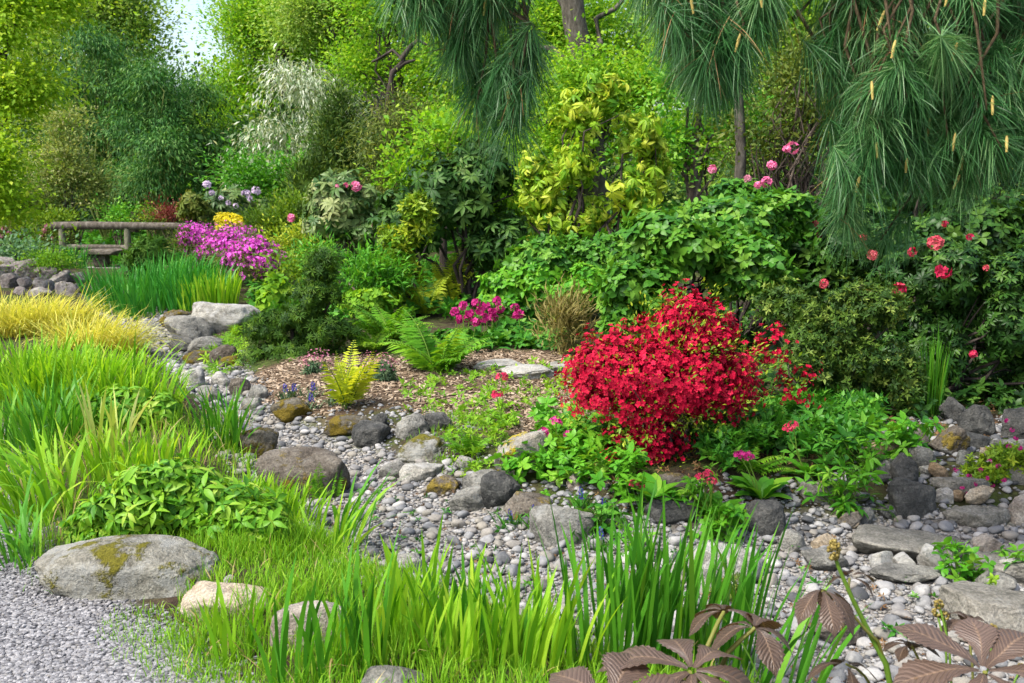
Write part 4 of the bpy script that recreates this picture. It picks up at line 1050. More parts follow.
# violet pink azalea: leaves inside, flowers over them
def azalea(label, boxes, Y, fmat, lmat, fs, seed, cov=2.2, lcov=3., lls=.035, per=4, zmin=-.45, gaps=.0, hollow=.86, sr=.012, stem='dark bark', nst=34, noise=.2, spread_=1.):
    r = np.random.default_rng(seed)
    c0, r0 = ball(boxes[0], Y)
    base = on(c0[0], c0[1])
    t = thing('azalea', label, 'azalea', base)
    lv, fl, st, tops = [], [], [], []
    for bx in boxes:
        c, rad = ball(bx, Y, .85)
        dens = bx[5] if len(bx) > 5 else 1.
        A = PI * rad[0] * rad[2]
        n = int(lcov * dens * A / (.2 * lls * lls) / 8)
        p, u = shell(c, rad * .90, n, r, .5, -.6, noise)
        lv.append(leaves(p, u, L5, 8, lls * 1.4, lls, r, up=.5, out=.9))
        n = int(cov * dens * 2 * A / (.55 * fs * fs) / per)
        bl = (lumps(c, rad, 16, r, -.3) if dens > .3 else []) + [(c, rad * .72)]
        wv = np.array([b[1][0] * b[1][2] for b in bl]); wv = wv / wv.sum()
        sh = [shell(b[0], b[1], max(int(n * q), 3), r, hollow, zmin, noise) for b, q in zip(bl, wv)]
        p, u = np.concatenate([q[0] for q in sh]), np.concatenate([q[1] for q in sh])
        lum = lumpy(u * 2.2, r, 9, .5)
        k = lum > 1 - .5 + gaps
        p, u = p[k], u[k]
        ax = unit(u + np.array([0, -.1, .45]))
        off = r.normal(size=(len(p), per, 3)) * fs * .62
        q = (p[:, None] + off + ax[:, None] * np.abs(r.normal(size=(len(p), per, 1))) * fs * .5).reshape(-1, 3)
        d = unit(np.repeat(ax, per, 0) + unit(off.reshape(-1, 3)) * .6 + r.normal(size=q.shape) * .25)
        ok = q[:, 2] > hgt(q[:, 0], q[:, 1]) + .03
        q, d = q[ok], d[ok]
        tt = (.45 + np.repeat(r.normal(size=len(p)) * .22, per)[ok] + r.normal(size=len(q)) * .16)
        fl.append(inst(FLOWER, q, frames(np.cross(d, r.normal(size=q.shape)), d), fs * r.uniform(.8, 1.15, len(q)), tt))
        tops.append(p)
    mesh('foliage', lv, M[lmat], t)
    mesh('blossoms', fl, M[fmat], t)
    tp = np.concatenate(tops)
    for q in tp[r.integers(0, len(tp), nst)]:
        b = base + np.array([r.normal() * .08, r.normal() * .06, -.02]) * spread_
        st += tube(curve(b, b + (q - b) * .97, .07, .07, 6, r), np.linspace(sr, sr * .25, 6), 5)
    mesh('stems', st, M[stem], t)
    return t
azalea('violet pink flowered azalea behind the emerald iris leaves', [(172, 222, 224, 262), (196, 250, 236, 270), (216, 262, 226, 262), (222, 280, 238, 290, -1.5, .9), (252, 286, 246, 288, -1.5), (205, 255, 232, 268, -.8)], 15.6, 'violet pink petal', 'olive leaf', .055, 5, cov=2.4, lcov=2.6, lls=.05)
# log rail, stone bench, stump
b0 = G(62, 272)
Yb = 20.5
t = thing('log_rail', 'weathered grey log rail with two posts behind the emerald iris clump', 'fence', on(P(96, 268, Yb)[0], Yb))
mesh('top_rail', tube([P(52, 226, Yb), P(90, 225.4, Yb), P(130, 226, Yb), P(165, 226.4, Yb), P(200, 227, Yb)], [.085, .083, .08, .08, .078], 12), M['weathered log'], t)
mesh('lower_rail', tube([P(64, 247, Yb + .02), P(100, 247.4, Yb + .02), P(140, 248, Yb + .02)], [.062, .062, .058], 10), M['weathered log'], t)
for px in (61.5, 127):
    p = P(px, 226, Yb)
    g = on(p[0], p[1])
    mesh('post', tube([g - [0, 0, .2], (g + p) / 2, p - [0, 0, .04]], [.075, .07, .066], 10), M['post'], t)
p = P(192, 226, Yb); g = on(p[0], p[1])
mesh('post', tube([g - [0, 0, .2], (g + p) / 2, p - [0, 0, .04]], [.075, .07, .066], 10), M['post'], t)
def stone(name, c, dims, m_, parent, seed, rough=.04):
    V, F, nz = rockv(dims, seed, 5, 10, 30., rough, (0, .6))
    # squared off: pull the rounded block out towards a box
    h = np.asarray(dims) / 2
    q = V / h
    V = np.sign(q) * np.abs(q) ** .45 * h
    return mesh(name, [(V + c, F, np.full(len(V), .5))], M[m_], parent)
Yc = 19.3
p = P(101, 268, Yc)
t = thing('stone_bench', 'dark stone bench slab on a thick pedestal below the log rail', 'bench', on(p[0], p[1]))
stone('seat', P(106, 252, Yc), (.78, .40, .12), 'brown rock', t, 41)
stone('pedestal', P(101, 261.5, Yc), (.27, .24, .30), 'brown rock', t, 42)
stone('foot_slab', P(102, 269.5, Yc), (.80, .45, .10), 'pale rock', t, 43)
t = tag(mesh('tree_stump', tube([P(135, 232, 22), P(135.5, 218, 22), P(134.5, 211, 22)], [.13, .11, .10], 10) + tube([P(139, 222, 21.95), P(141, 217, 21.9), P(141, 213, 21.9)], [.07, .06, .05], 8), M['dark bark'], None, P(135, 232, 22)), 'dark forked stump standing behind the log rail', 'stump')
S('juniper', 'low spreading juniper in front of the log rail, next to the azalea', 'juniper', [(124, 182, 240, 266), (136, 170, 236, 250), (120, 150, 248, 270)], 17.6, 'juniper sprig', WH_NARROW, .12, 'whorl', cover=6, hollow=.4, noise=.25, stem='dark bark', nst=7, tb=.42)
# irises and sedges far down the stream
clump('iris', 'tall emerald green iris clump in front of the juniper and log rail', 'iris', 148, 312, .75, .62, 620, .62, .022, 'emerald blade', 41, .22, .35, segs=4)
clump('iris', 'emerald iris clump in front of the violet pink azalea', 'iris', 196, 304, .35, .5, 240, .52, .022, 'emerald blade', 42, .22, .4, segs=4)
clump('iris', 'short light green iris clump behind the long pale flat boulder', 'iris', 210, 306, .38, .22, 170, .42, .024, 'lime blade', 43, .15, .3, segs=4)

# ------------------------------------------------------------------ the middle of the garden
S('dwarf_conifer', 'dark green dwarf conifer with dense tufted sprigs at the stream edge', 'conifer', [(246, 345, 334, 374), (234, 300, 342, 380), (290, 366, 316, 352), (260, 338, 300, 338), (284, 350, 276, 312), (298, 346, 244, 288), (236, 290, 312, 348), (300, 360, 340, 372)], 9.2, 'conifer sprig', WH_NARROW, .046, 'whorl', cover=4.2, hollow=.4, noise=.8, tb=.38, lump=26, stem='dark bark', nst=9, sr=.03, tv=.28, up=.3, zmin=-.9)
S('hosta', 'leafy light green perennial beside the dwarf conifer, above the long boulder', 'perennial', (252, 300, 276, 316), 11.4, 'lime ground leaf', WH_BROAD, .10, 'whorl', cover=4.5, nst=0, tv=.25, tb=.55)
S('leafy_shrub', 'feathery mid green shrub above the dwarf conifer, below the pale rhododendron', 'shrub', [(338, 400, 245, 300), (300, 345, 238, 275, 1.), (360, 412, 262, 300)], 11.6, 'bright leaf', L5N, .09, cover=4.5, lpc=20, cr=.13, nst=8, flat_=.4, tb=.4)
S('leafy_shrub', 'yellowish green shrub at the foot of the yellow flowering shrub', 'shrub', (272, 322, 252, 292), 13.2, 'yellow green leaf', L5, .07, cover=4.5, lpc=16, nst=6, tb=.25, tv=(.2, .12))
clump('iris', 'green iris tuft between the dwarf conifer and the big fern', 'iris', 385, 308, .20, .2, 110, .5, .016, 'iris blade', 44, .22, .4)
fern('fern', 'big bright green fern at the top edge of the bark mulch', 438, 374, 26, .66, 'fern', 1)
fern('fern', 'light green fern behind the big bright fern, next to the iris tuft', 392, 345, 20, .62, 'fern', 2, tb=.6)
fern('fern', 'yellow green fern just behind the dwarf conifer tip', 372, 352, 14, .5, 'fern', 3, tb=.75)
fern('fern', 'tall upright yellowish fern behind the magenta primulas', 452, 306, 12, .95, 'golden fern', 4, (.08, .4), (.2, .7), tb=.3)
fern('fern', 'yellowish fern beside the tall upright one, lower and arching', 425, 318, 12, .65, 'golden fern', 5, (.2, .6), (.5, 1.), tb=.1)
fern('fern', 'bluish fern under the deep green rhododendron', 470, 285, 12, .75, 'blue fern', 6, (.3, .8), (.6, 1.1))
fern('fern', 'arching pale spined fern in front of the golden pieris', 520, 300, 12, .95, 'fern', 7, (.3, .7), (.5, 1.), tb=.45)
fern('golden_fern', 'upright golden yellow fern at the edge of the bark mulch by the violas', 346, 408, 9, .50, 'golden fern', 8, (.08, .55), (.15, .7), 24, .24)
fern('fern', 'bright fern leaning over the stream edge below the yellow lichen boulder', 470, 455, 9, .22, 'fern', 9)
fern('fern', 'light green young fern near the pinkish upright boulder under the azalea', 548, 470, 9, .28, 'fern', 10, (.3, .9))
fern('fern', 'small feathery fern below the azalea stems', 752, 474, 7, .3, 'fern', 11, (.5, 1.1))
fern('fern', 'small feathery horsetail fern in front of the lone dark boulder', 326, 500, 5, .24, 'fern', 12, (.05, .3), (.1, .4))
# leafy masses
for args in [
    ('leafy_perennial', 'dense green leafy perennial between the dark rhododendron and the golden pieris', [(500, 590, 255, 305), (470, 545, 270, 312)], 11.2, 'bright leaf', .085, 41),
    ('leafy_perennial', 'green leafy perennial behind the brown tuft, below the golden pieris', [(545, 625, 262, 318)], 10.4, 'bright leaf', .08, 42),
    ('leafy_perennial', 'low broad leaved green plant under the magenta primulas', [(470, 552, 316, 352), (425, 500, 328, 360)], 10., 'ground leaf', .085, 43),
    ('leafy_perennial', 'low green leaves beside the brown tuft above the stepping slabs', [(505, 585, 328, 364)], 9.6, 'ground leaf', .08, 44),
    ('leafy_perennial', 'mid green leafy perennial behind the brown tuft, filling the foot of the golden pieris', [(560, 660, 225, 300), (500, 600, 235, 290)], 11.4, 'mid leaf', .08, 46),
    ('leafy_perennial', 'green leafy perennial beneath the evergreen shrub by the iris tuft', [(330, 412, 282, 322)], 11.3, 'lime ground leaf', .08, 45)]:
    nm, lab, bx, Y_, m_, l_, sd = args
    S(nm, lab, 'perennial', bx, Y_, m_, WH_BROAD, l_, 'whorl', cover=4., nst=0, tv=.26, hollow=.45, seed=sd, zmin=-.5)
S('brown_tuft', 'fine brownish olive tuft of wiry stems next to the red azalea', 'grass tuft', [(532, 596, 302, 356), (548, 590, 296, 330)], 9.2, 'tan stem', L5VN, .09, cover=1.6, lpc=26, cr=.08, hollow=.2, flat_=1.2, up=1.2, droop=0., nst=60, sr=.003, stem='tan stem')
primula('candelabra primula with two crimson heads rising from the middle of the bark mulch', 502, 426, [(502, 378), (497, 396)], 'crimson petal', 1, .15, 14, hr=.036)
primula('candelabra primula with magenta heads in front of the tilted lichen boulder', 560, 462, [(556, 423), (543, 434), (570, 436)], 'magenta petal', 2, .17, 22, hr=.034)
primula('leafy primula with dark crimson heads below the red azalea', 652, 512, [(634, 484), (640, 486)], 'crimson petal', 3, .22, 18, 'bright leaf', hr=.022)
primula('broad leaved primula with a flat crimson head under the azalea edge', 762, 505, [(740, 456), (748, 458)], 'magenta petal', 4, .21, 20, 'bright leaf', hr=.03)
primula('lime leaved primula with dark red heads at the stream edge', 712, 522, [(700, 478), (712, 482), (708, 474)], 'crimson petal', 5, .18, 20, 'bright leaf', hr=.022)
primula('primula with loose crimson heads among mint leaves', 806, 480, [(788, 429), (793, 426)], 'crimson petal', 6, .15, 14, 'bright leaf', hr=.026)
r = np.random.default_rng(8)
t = thing('primula', 'big patch of magenta candelabra primulas behind the bark mulch', 'primula', G(485, 345))
mesh('foliage', [rosette(G(485 + r.normal() * 16, 345 + r.normal() * 5), r, 8, .2, PRIM_LEAF) for k in range(8)], M['ground leaf'], t)
for px, py in [(455, 312), (463, 306), (470, 313), (476, 303), (480, 311), (486, 306), (492, 312), (497, 301), (468, 318), (484, 318), (494, 318), (500, 309), (459, 319), (515, 308), (520, 314), (516, 316), (476, 322)]:
    p = P(px, py, 9.9 + r.normal() * .15); g = on(p[0] + r.normal() * .03, p[1])
    st = mesh('flower_stalk', tube(curve(g, p, 0, .02, 4, r), .004, 5), M['green stem'], t)
    mesh('flower_head', [(lambda c: (c[0] - np.array(t['_base']), c[1], c[2]))(truss(p, .058, r, 16))], M['magenta petal'], st, (0, 0, 0))
# small flowers at the mulch edge
def heath(label, box, Y_, seed):
    t = S('heath', label, 'heath', box, Y_, 'heath leaf', WH_NARROW, .05, 'whorl', cover=5, nst=6, sr=.006, seed=seed, hollow=.4)
    r = np.random.default_rng(seed)
    c, rad = ball(box, Y_)
    p, u = shell(c + [0, 0, rad[2] * .35], rad * 1.05, 90, r, .8, .1, .25)
    mesh('blossoms', [inst(FLOWER, p, frames(np.cross(u, r.normal(size=p.shape)), u), .020, .35 + r.normal(size=len(p)) * .25)], M['heath petal'], t)
heath('pink flowering heath on the dwarf conifer side of the golden fern', (300, 334, 356, 388), 8.2, 61)
heath('pink flowering heath on the side of the golden fern away from the conifer', (362, 402, 358, 394), 7.9, 62)
spikes('viola', ['blue violet viola spike furthest up the stream from the golden fern', 'blue violet viola beside the furthest one, slightly taller', 'blue violet viola standing higher on the mulch above the others', 'blue violet viola next to the golden fern base', 'low blue violet viola in shade below the higher one'],
       'viola', [(285, 385, 8.0), (294, 384, 7.9), (313, 383, 8.0), (332, 390, 7.6), (311, 394, 7.7)], 'blue petal', 'heath leaf', .055, .017, None, 1)
spikes('muscari', ['blue muscari spike over the large rounded grey boulder', 'blue muscari spike beside the brown grey low boulder', 'small blue muscari in front of the dark slate boulder', 'blue muscari between the large rounded boulder and the crimson primula', 'dark blue muscari at the corner of the large rounded boulder', 'dark blue muscari low by the stream, under the lime primula leaves'],
       'muscari', [(581, 488, 5.25), (534, 506, 5.0), (510, 510, 4.95), (604, 499, 5.1), (578, 518, 4.75), (601, 528, 4.7)], 'blue petal', 'ground leaf', .055, .012, None, 2)
# leaves that carpet the banks
def carpet(name, label, poly, n, tm, ls, mat, seed, h=(.02, .12), cat_='ground cover', kind='stuff', up=1.):
    r = np.random.default_rng(seed)
    p = mat_of_leaves(poly, n, r, h)
    tag(mesh(name, [whorls(p, r.normal(size=p.shape) * .4, tm, ls, r, up=up, tv=.26, var=.3)], M[mat]), label, cat_, None, kind)
carpet('ground_cover', 'mint like green leaves carpeting the bank under the shrubs', [(690, 470), (760, 440), (830, 425), (880, 440), (868, 470), (850, 488), (800, 488), (770, 478), (720, 500)], 1100, WH_SMALL, .06, 'ground leaf', 3, (.04, .2))
carpet('ground_cover', 'fine ferny greenery among the stones beside the bark mulch', [(440, 440), (490, 425), (520, 432), (500, 470), (470, 478), (445, 462)], 230, WH_SMALL, .035, 'lime ground leaf', 4, (.01, .07))
carpet('ground_cover', 'green seedlings scattered over the bark mulch', [(400, 395), (480, 375), (575, 372), (560, 430), (480, 432), (410, 424)], 230, WH_SMALL, .045, 'lime ground leaf', 5, (.01, .06))
carpet('ground_cover', 'low green leaves between the red azalea and the tilted boulder', [(545, 425), (590, 440), (640, 480), (640, 515), (590, 502), (520, 492), (500, 478), (540, 470)], 480, WH_BROAD, .055, 'bright leaf', 6, (.02, .16))
carpet('ground_cover', 'leafy greenery filling the ground behind the mulch bed', [(300, 345), (400, 335), (520, 335), (600, 340), (640, 300), (640, 270), (250, 270), (250, 330)], 2600, WH_BROAD, .09, 'ground leaf', 7, (.02, .2))
carpet('ground_cover', 'grassy herbs around the stones of the upper stream', [(200, 350), (240, 335), (245, 365), (215, 372)], 160, WH_NARROW, .06, 'lime ground leaf', 8, (.01, .06))
carpet('ground_cover', 'low greenery on the ground round the log rail and beyond', [(-60, 262), (90, 262), (130, 285), (300, 285), (420, 262), (900, 262), (900, 235), (-60, 235)], 5000, WH_BROAD, .14, 'ground leaf', 9, (.02, .22))
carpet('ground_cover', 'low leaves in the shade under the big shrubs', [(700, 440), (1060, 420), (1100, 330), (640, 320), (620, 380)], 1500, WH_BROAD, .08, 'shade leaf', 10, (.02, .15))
carpet('dry_litter', 'dead leaves caught among the pebbles of the stream bed', [(262, 440), (420, 470), (600, 540), (860, 520), (1030, 560), (1030, 683), (700, 660), (420, 580), (280, 500)], 260, WH_STAR, .018, 'dry litter', 21, (.01, .03), 'litter')
carpet('ground_cover', 'small green weeds between the pebbles', [(300, 470), (420, 480), (600, 545), (860, 525), (1030, 560), (1030, 640), (700, 600), (420, 560)], 70, WH_SMALL, .03, 'ground leaf', 22, (.02, .04), 'weeds')
carpet('dry_litter', 'dry brown leaf litter on the bank', [(560, 500), (700, 520), (860, 500), (1024, 450), (1000, 400), (700, 440)], 700, WH_STAR, .03, 'dry litter', 11, (.0, .015), 'litter')
for k, (px, py, n_, L_, m_, lab) in enumerate([(958, 582, 26, .05, 'bright leaf', 'bright green seedling beside the dark and pale cobble'), (1012, 580, 14, .05, 'bright leaf', 'green seedling in front of the speckled pale cobble'), (985, 600, 8, .035, 'lime ground leaf', 'tiny lime seedling on the pebbles by the sloping slab'),
                                        (838, 512, 46, .075, 'bright leaf', 'leafy mint plant spilling over the slanting slab'), (905, 462, 44, .07, 'bright leaf', 'mint plant growing out of the shade above the tilted grey rock'), (872, 478, 34, .065, 'bright leaf', 'mint plant in front of the round tan rock'), (720, 545, 26, .05, 'bright leaf', 'low leafy plant at the foot of the lime leaved primula'),
                                        (700, 515, 30, .06, 'bright leaf', 'leafy plant under the dark red primula heads'), (600, 535, 20, .05, 'ground leaf', 'leafy seedling in front of the large rounded boulder'), (640, 560, 16, .05, 'bright leaf', 'small green plant among pebbles behind the tall iris')]):
    r = np.random.default_rng(900 + k)
    g = G(px, py)
    t = thing('leafy_plant', lab, 'plant', g)
    tips = g + np.stack([r.normal(size=n_) * L_ * 1.1, r.normal(size=n_) * L_ * .8, r.uniform(.3, 3.2, n_) * L_], -1)
    mesh('foliage', [whorls(tips, r.normal(size=tips.shape) * .3, WH_STAR if k % 2 else WH_BROAD, L_, r, up=.8, tv=.25)], M[m_], t)
    st = []
    for q in tips: st += tube(curve(g, q, .05, .03, 4, r), .0022, 4)
    mesh('stems', st, M['green stem'], t)
t = S('shrubby_sedum', 'low mat with magenta buds spilling over the dry stone edging', 'flower mat', [(948, 1010, 458, 490), (985, 1040, 440, 478)], 5.15, 'yellow green leaf', WH_SMALL, .03, 'whorl', cover=2.6, nst=16, sr=.003, stem='green stem', tb=.35, tv=.25, hollow=.3)
r = np.random.default_rng(14)
for px, py in [(956, 470), (962, 488), (969, 476), (975, 484), (981, 470), (987, 478), (993, 486), (998, 466), (1004, 480), (1009, 446), (1016, 438), (1012, 430), (966, 494), (984, 490), (1020, 448), (1007, 421), (990, 461)]:
    p = P(px, py, 4.98 + r.normal() * .04)
    mesh('flower', [truss(p, .014, r, 7, .8)], M['magenta petal'], t)
t = S('thyme_mat', 'tiny whitish flowered plant behind the bronze leaves and tall iris', 'flower mat', (706, 752, 574, 606), 3.95, 'olive leaf', WH_SMALL, .016, 'whorl', cover=1.6, nst=10, sr=.002, stem='shoot')
c, rad = ball((706, 752, 574, 606), 3.95)
p, u = shell(c, rad, 46, r, .7, .0, .2)
mesh('blossoms', [inst(FLOWER, p, frames(np.cross(u, r.normal(size=p.shape)), u), .008, .5)], M['white petal'], t)
# the red azalea
azalea('large rounded azalea covered in bright red flowers', [(562, 764, 314, 464), (640, 732, 290, 390), (556, 650, 340, 440), (680, 770, 355, 448), (600, 690, 420, 482, -.1), (742, 800, 322, 385, .1, .16), (770, 822, 362, 416, .2, .14), (590, 640, 430, 490, -.25, .4)],
       5.6, 'red petal', 'yellow green leaf', .036, 6, cov=3.0, lcov=.55, lls=.026, per=5, nst=70, sr=.009, zmin=-.6, gaps=.0, hollow=.74, noise=.42, stem='bark')
# shrubs behind and beside it
t = S('broad_leaved_shrub', 'large shrub with bright green broad leaves behind the red azalea', 'shrub', [(590, 740, 205, 290), (640, 800, 190, 270, .5), (580, 690, 250, 330, -.3), (690, 810, 230, 310), (720, 830, 190, 250, .8), (590, 650, 290, 350, -.3)], 8.4, 'mid leaf', WH_BROAD, .085, 'whorl', cover=4.4, hollow=.4, noise=.25, stem='dark bark', nst=26, sr=.018, tv=.28, tb=.55, zmin=-.8)
S('pink_rhododendron', 'rhododendron with several pink flower heads behind the broad leaved shrub', 'rhododendron', [(690, 800, 175, 260), (780, 850, 190, 280)], 9.8, 'mid leaf', WH_RHODO, .11, 'whorl', cover=3.6, hollow=.4, stem='dark bark', nst=12, sr=.02, tv=.26, noise=.3, zmin=-.8,
  blooms=[(712, 169, 5.5), (793, 148, 7.5), (772, 165, 6), (766, 182, 6.5), (758, 185, 4.5), (748, 179, 5, -.8, 'heath petal'), (803, 203, 4, -1., 'crimson petal'), (805, 216, 4, -1., 'crimson petal'), (826, 226, 6.5, -1.2), (815, 225, 5.5, -1.2, 'crimson petal'), (820, 235, 4.5, -1.2, 'crimson petal'), (744, 206, 4, -.9, 'heath petal'), (787, 149, 5)], bmat='pink petal')
t = S('bare_twigged_shrub', 'shrub of tangled bare brown twigs with a pale trunk, seen between the pine boughs', 'shrub', [(740, 850, 20, 130), (700, 830, 100, 200), (760, 880, 60, 180)], 11, 'olive leaf', L5, .07, cover=1.4, lpc=12, cr=.14, hollow=.2, stem='bark', nst=70, sr=.022, noise=.35, zmin=-.9)
q = np.array([P(a, b, 10.8) for a, b in ((736, 260), (739, 200), (741, 150), (738, 90), (745, 20))])
mesh('trunk', tube(q, np.linspace(.07, .045, 5), 9), M['grey bark'], t)
S('fine_leaved_azalea', 'olive green fine leaved shrub with dark thin stems, beside the red azalea', 'shrub', [(770, 870, 300, 400), (740, 830, 275, 340, .4), (800, 900, 320, 430), (820, 910, 265, 340), (850, 930, 330, 430)], 6.6, 'glossy dark leaf', WH_SMALL, .036, 'whorl', cover=2.2, hollow=.2, noise=.5, stem='dark bark', nst=46, sr=.010, tv=.3, zmin=-.95, tb=.42)
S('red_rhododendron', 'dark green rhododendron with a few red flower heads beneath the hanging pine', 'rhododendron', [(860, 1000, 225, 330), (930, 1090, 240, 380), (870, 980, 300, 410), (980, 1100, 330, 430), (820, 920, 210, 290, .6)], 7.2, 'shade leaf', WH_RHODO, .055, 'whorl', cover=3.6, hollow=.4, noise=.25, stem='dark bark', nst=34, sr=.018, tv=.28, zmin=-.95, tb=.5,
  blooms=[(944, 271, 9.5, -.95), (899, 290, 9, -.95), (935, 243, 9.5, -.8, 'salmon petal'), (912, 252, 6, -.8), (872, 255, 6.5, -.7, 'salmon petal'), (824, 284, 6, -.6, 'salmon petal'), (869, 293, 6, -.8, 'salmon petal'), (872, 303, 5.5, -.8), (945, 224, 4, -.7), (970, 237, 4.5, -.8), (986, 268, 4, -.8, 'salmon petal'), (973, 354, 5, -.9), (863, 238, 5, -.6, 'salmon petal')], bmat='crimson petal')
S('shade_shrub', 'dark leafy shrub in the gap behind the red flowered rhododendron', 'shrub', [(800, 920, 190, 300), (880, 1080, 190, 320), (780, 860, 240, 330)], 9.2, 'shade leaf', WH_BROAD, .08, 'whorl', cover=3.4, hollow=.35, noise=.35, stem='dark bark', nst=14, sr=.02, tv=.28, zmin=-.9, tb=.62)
carpet('ground_cover', 'low dark leaves among the shaded rocks', [(900, 440), (930, 395), (1060, 385), (1060, 425), (960, 432)], 260, WH_BROAD, .05, 'shade leaf', 12, (.02, .14))  # added leaves whose dark colour deepens the shade on this side
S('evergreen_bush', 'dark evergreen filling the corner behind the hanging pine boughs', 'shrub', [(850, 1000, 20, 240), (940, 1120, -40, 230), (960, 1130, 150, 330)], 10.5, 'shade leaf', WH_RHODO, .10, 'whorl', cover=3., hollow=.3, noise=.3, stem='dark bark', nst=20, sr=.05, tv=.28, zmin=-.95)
clump('wiry_tuft', 'thin upright feathery green tuft in front of the dark shrub', 'tuft', 932, 418, .05, .05, 60, .5, .010, 'iris blade', 48, .06, .12)

# ------------------------------------------------------------------ near grasses, irises, peonies
cl = clump
cl('golden_grass', 'golden yellow grass mound at the picture edge in front of the stone heap', 'ornamental grass', 2, 334, .5, .3, 800, .46, .011, 'golden blade', 51, .45, 1.2, (.3, -.1), outward=1.)
cl('golden_grass', 'golden yellow grass mound in the middle of the golden row', 'ornamental grass', 48, 332, .45, .3, 800, .46, .011, 'golden blade', 52, .45, 1.2, (.3, -.1), outward=1.)
cl('golden_grass', 'paler golden grass mound trailing down to the upper stream', 'ornamental grass', 98, 346, .42, .28, 650, .42, .011, 'golden blade', 53, .5, 1.3, (.5, -.1), outward=1.)
for k, (px, py, rx, ry, n_, L_, w_, m_, ln, lab) in enumerate([
    (18, 404, .45, .4, 300, .44, .018, 'lime blade', (-.05, 0), 'lime green iris clump at the picture edge below the golden grass'),
    (64, 398, .40, .36, 280, .40, .018, 'lime blade', (.1, 0), 'lime green iris clump below the golden grass mound in the middle'),
    (108, 404, .36, .3, 250, .40, .018, 'lime blade', (.15, 0), 'lime green iris clump below the paler golden grass'),
    (142, 412, .26, .25, 130, .34, .017, 'lime blade', (.25, 0), 'lime green iris clump leaning over the upper stream'),
    (24, 456, .36, .3, 210, .42, .018, 'iris blade', (-.2, 0), 'tall green iris clump at the picture edge by the gravel path bend'),
    (34, 520, .2, .2, 100, .42, .019, 'lime blade', (-.35, 0), 'lime blades arching over the gravel beside the peony mound'),
    (14, 566, .12, .12, 50, .33, .017, 'iris blade', (-.4, .1), 'thin green blade tuft at the very edge of the gravel path'),
    (104, 470, .14, .08, 22, .44, .021, 'cream blade', (-.05, 0), 'cream striped iris clump standing among lime blades'),
    (140, 476, .32, .18, 120, .26, .017, 'lime blade', (.05, 0), 'lime blades rising behind the front peony mound'),
    (224, 450, .12, .11, 60, .38, .019, 'iris blade', (0, 0), 'small green iris clump beside the golden mossed round boulder'),
    (272, 520, .24, .16, 120, .22, .013, 'lime blade', (.2, 0), 'lime grass tuft between the front peony mound and the lone dark boulder'),
    (352, 545, .08, .08, 16, .42, .020, 'iris blade', (.55, 0), 'sparse iris blades leaning over the pale pebbles'),
    (330, 556, .10, .10, 18, .28, .016, 'lime blade', (.3, 0), 'few lime iris blades at the pebble edge beside the leaning ones')]):
    cl('iris' if w_ > .0165 else 'grass_tuft', lab, 'iris' if w_ > .0165 else 'grass tuft', px, py, rx, ry, n_, L_, w_, m_, 60 + k, .2, .55 if k not in (5, 6) else 1.1, ln)
PEONY = ring(leafn(.33, 4, .05, .35, .42, 1.3), 5, .0, 1., .35)
S('peony', 'front peony mound of pointed green leaves behind the mossy grey boulder', 'peony', [(75, 250, 462, 548), (58, 160, 490, 560), (180, 298, 472, 556), (110, 230, 452, 520), (200, 300, 490, 560, -.1), (150, 250, 468, 545, -.05)], 4.32, 'peony leaf', PEONY, .075, 'whorl', cover=5.5, hollow=.5, nst=30, sr=.005, stem='green stem', tv=.26, up=.5, zmin=-.7, dr=.7)
S('peony', 'peony mound further back, dark green beneath the lime blades', 'peony', [(85, 195, 382, 438), (60, 130, 395, 440)], 6.3, 'peony leaf', PEONY, .085, 'whorl', cover=4., hollow=.5, nst=20, sr=.005, stem='green stem', tv=.26, up=.5, zmin=-.7, dr=.7)
# grass of the near bank
r = np.random.default_rng(31)
def grass(name, poly, n, L, wd, mat, seed, label, th=.25, bend=.7, segs=4):
    r = np.random.default_rng(seed)
    p = mat_of_leaves(poly, n, r, (-.01, 0))
    n = len(p)
    pat = .75 + .35 * np.sin(p[:, 0] * 6.1 + 1) * np.sin(p[:, 1] * 7.3 + 2)
    for cx, cy_, a, b in ROCKS:
        ok = ((p[:, 0] - cx) / (a * .95)) ** 2 + ((p[:, 1] - cy_) / (b * .95)) ** 2 > 1
        p, pat = p[ok], pat[ok]
    n = len(p)
    tag(mesh(name, [blades(p, (L * pat * (1 + .3 * r.normal(size=n))).clip(.03), wd * r.uniform(.6, 1.3, n), r.uniform(0, 6.28, n), np.abs(r.normal(size=n)) * th, np.abs(r.normal(size=n)) * bend, r, segs)], M[mat]), label, 'grass', None, 'stuff')
grass('grass', [(205, 700), (172, 645), (180, 620), (240, 590), (232, 560), (280, 530), (330, 540), (400, 570), (500, 606), (620, 640), (760, 680), (900, 800), (200, 800)], 15000, .115, .0042, 'fine grass', 1, 'fresh fine grass of the near bank')
grass('grass', [(200, 560), (230, 510), (270, 480), (310, 510), (340, 545), (300, 565), (240, 580)], 3600, .13, .0040, 'fine grass', 2, 'tall fine grass between the peony and the pebbles')
grass('grass', [(100, 625), (150, 612), (200, 640), (240, 690), (160, 690), (110, 640)], 900, .055, .0035, 'fine grass', 3, 'thin short grass creeping into the gravel')
grass('grass', [(70, 560), (200, 540), (250, 560), (240, 590), (180, 618), (205, 590), (90, 570)], 1500, .10, .004, 'fine grass', 7, 'fine grass behind the mossy boulder')
grass('dry_blades', [(205, 700), (172, 645), (240, 590), (232, 560), (280, 530), (330, 540), (400, 570), (500, 606), (620, 640), (760, 680), (900, 800), (200, 800)], 420, .16, .005, 'dry blade', 8, 'dry tan blades among the grass', .7, 1.2)
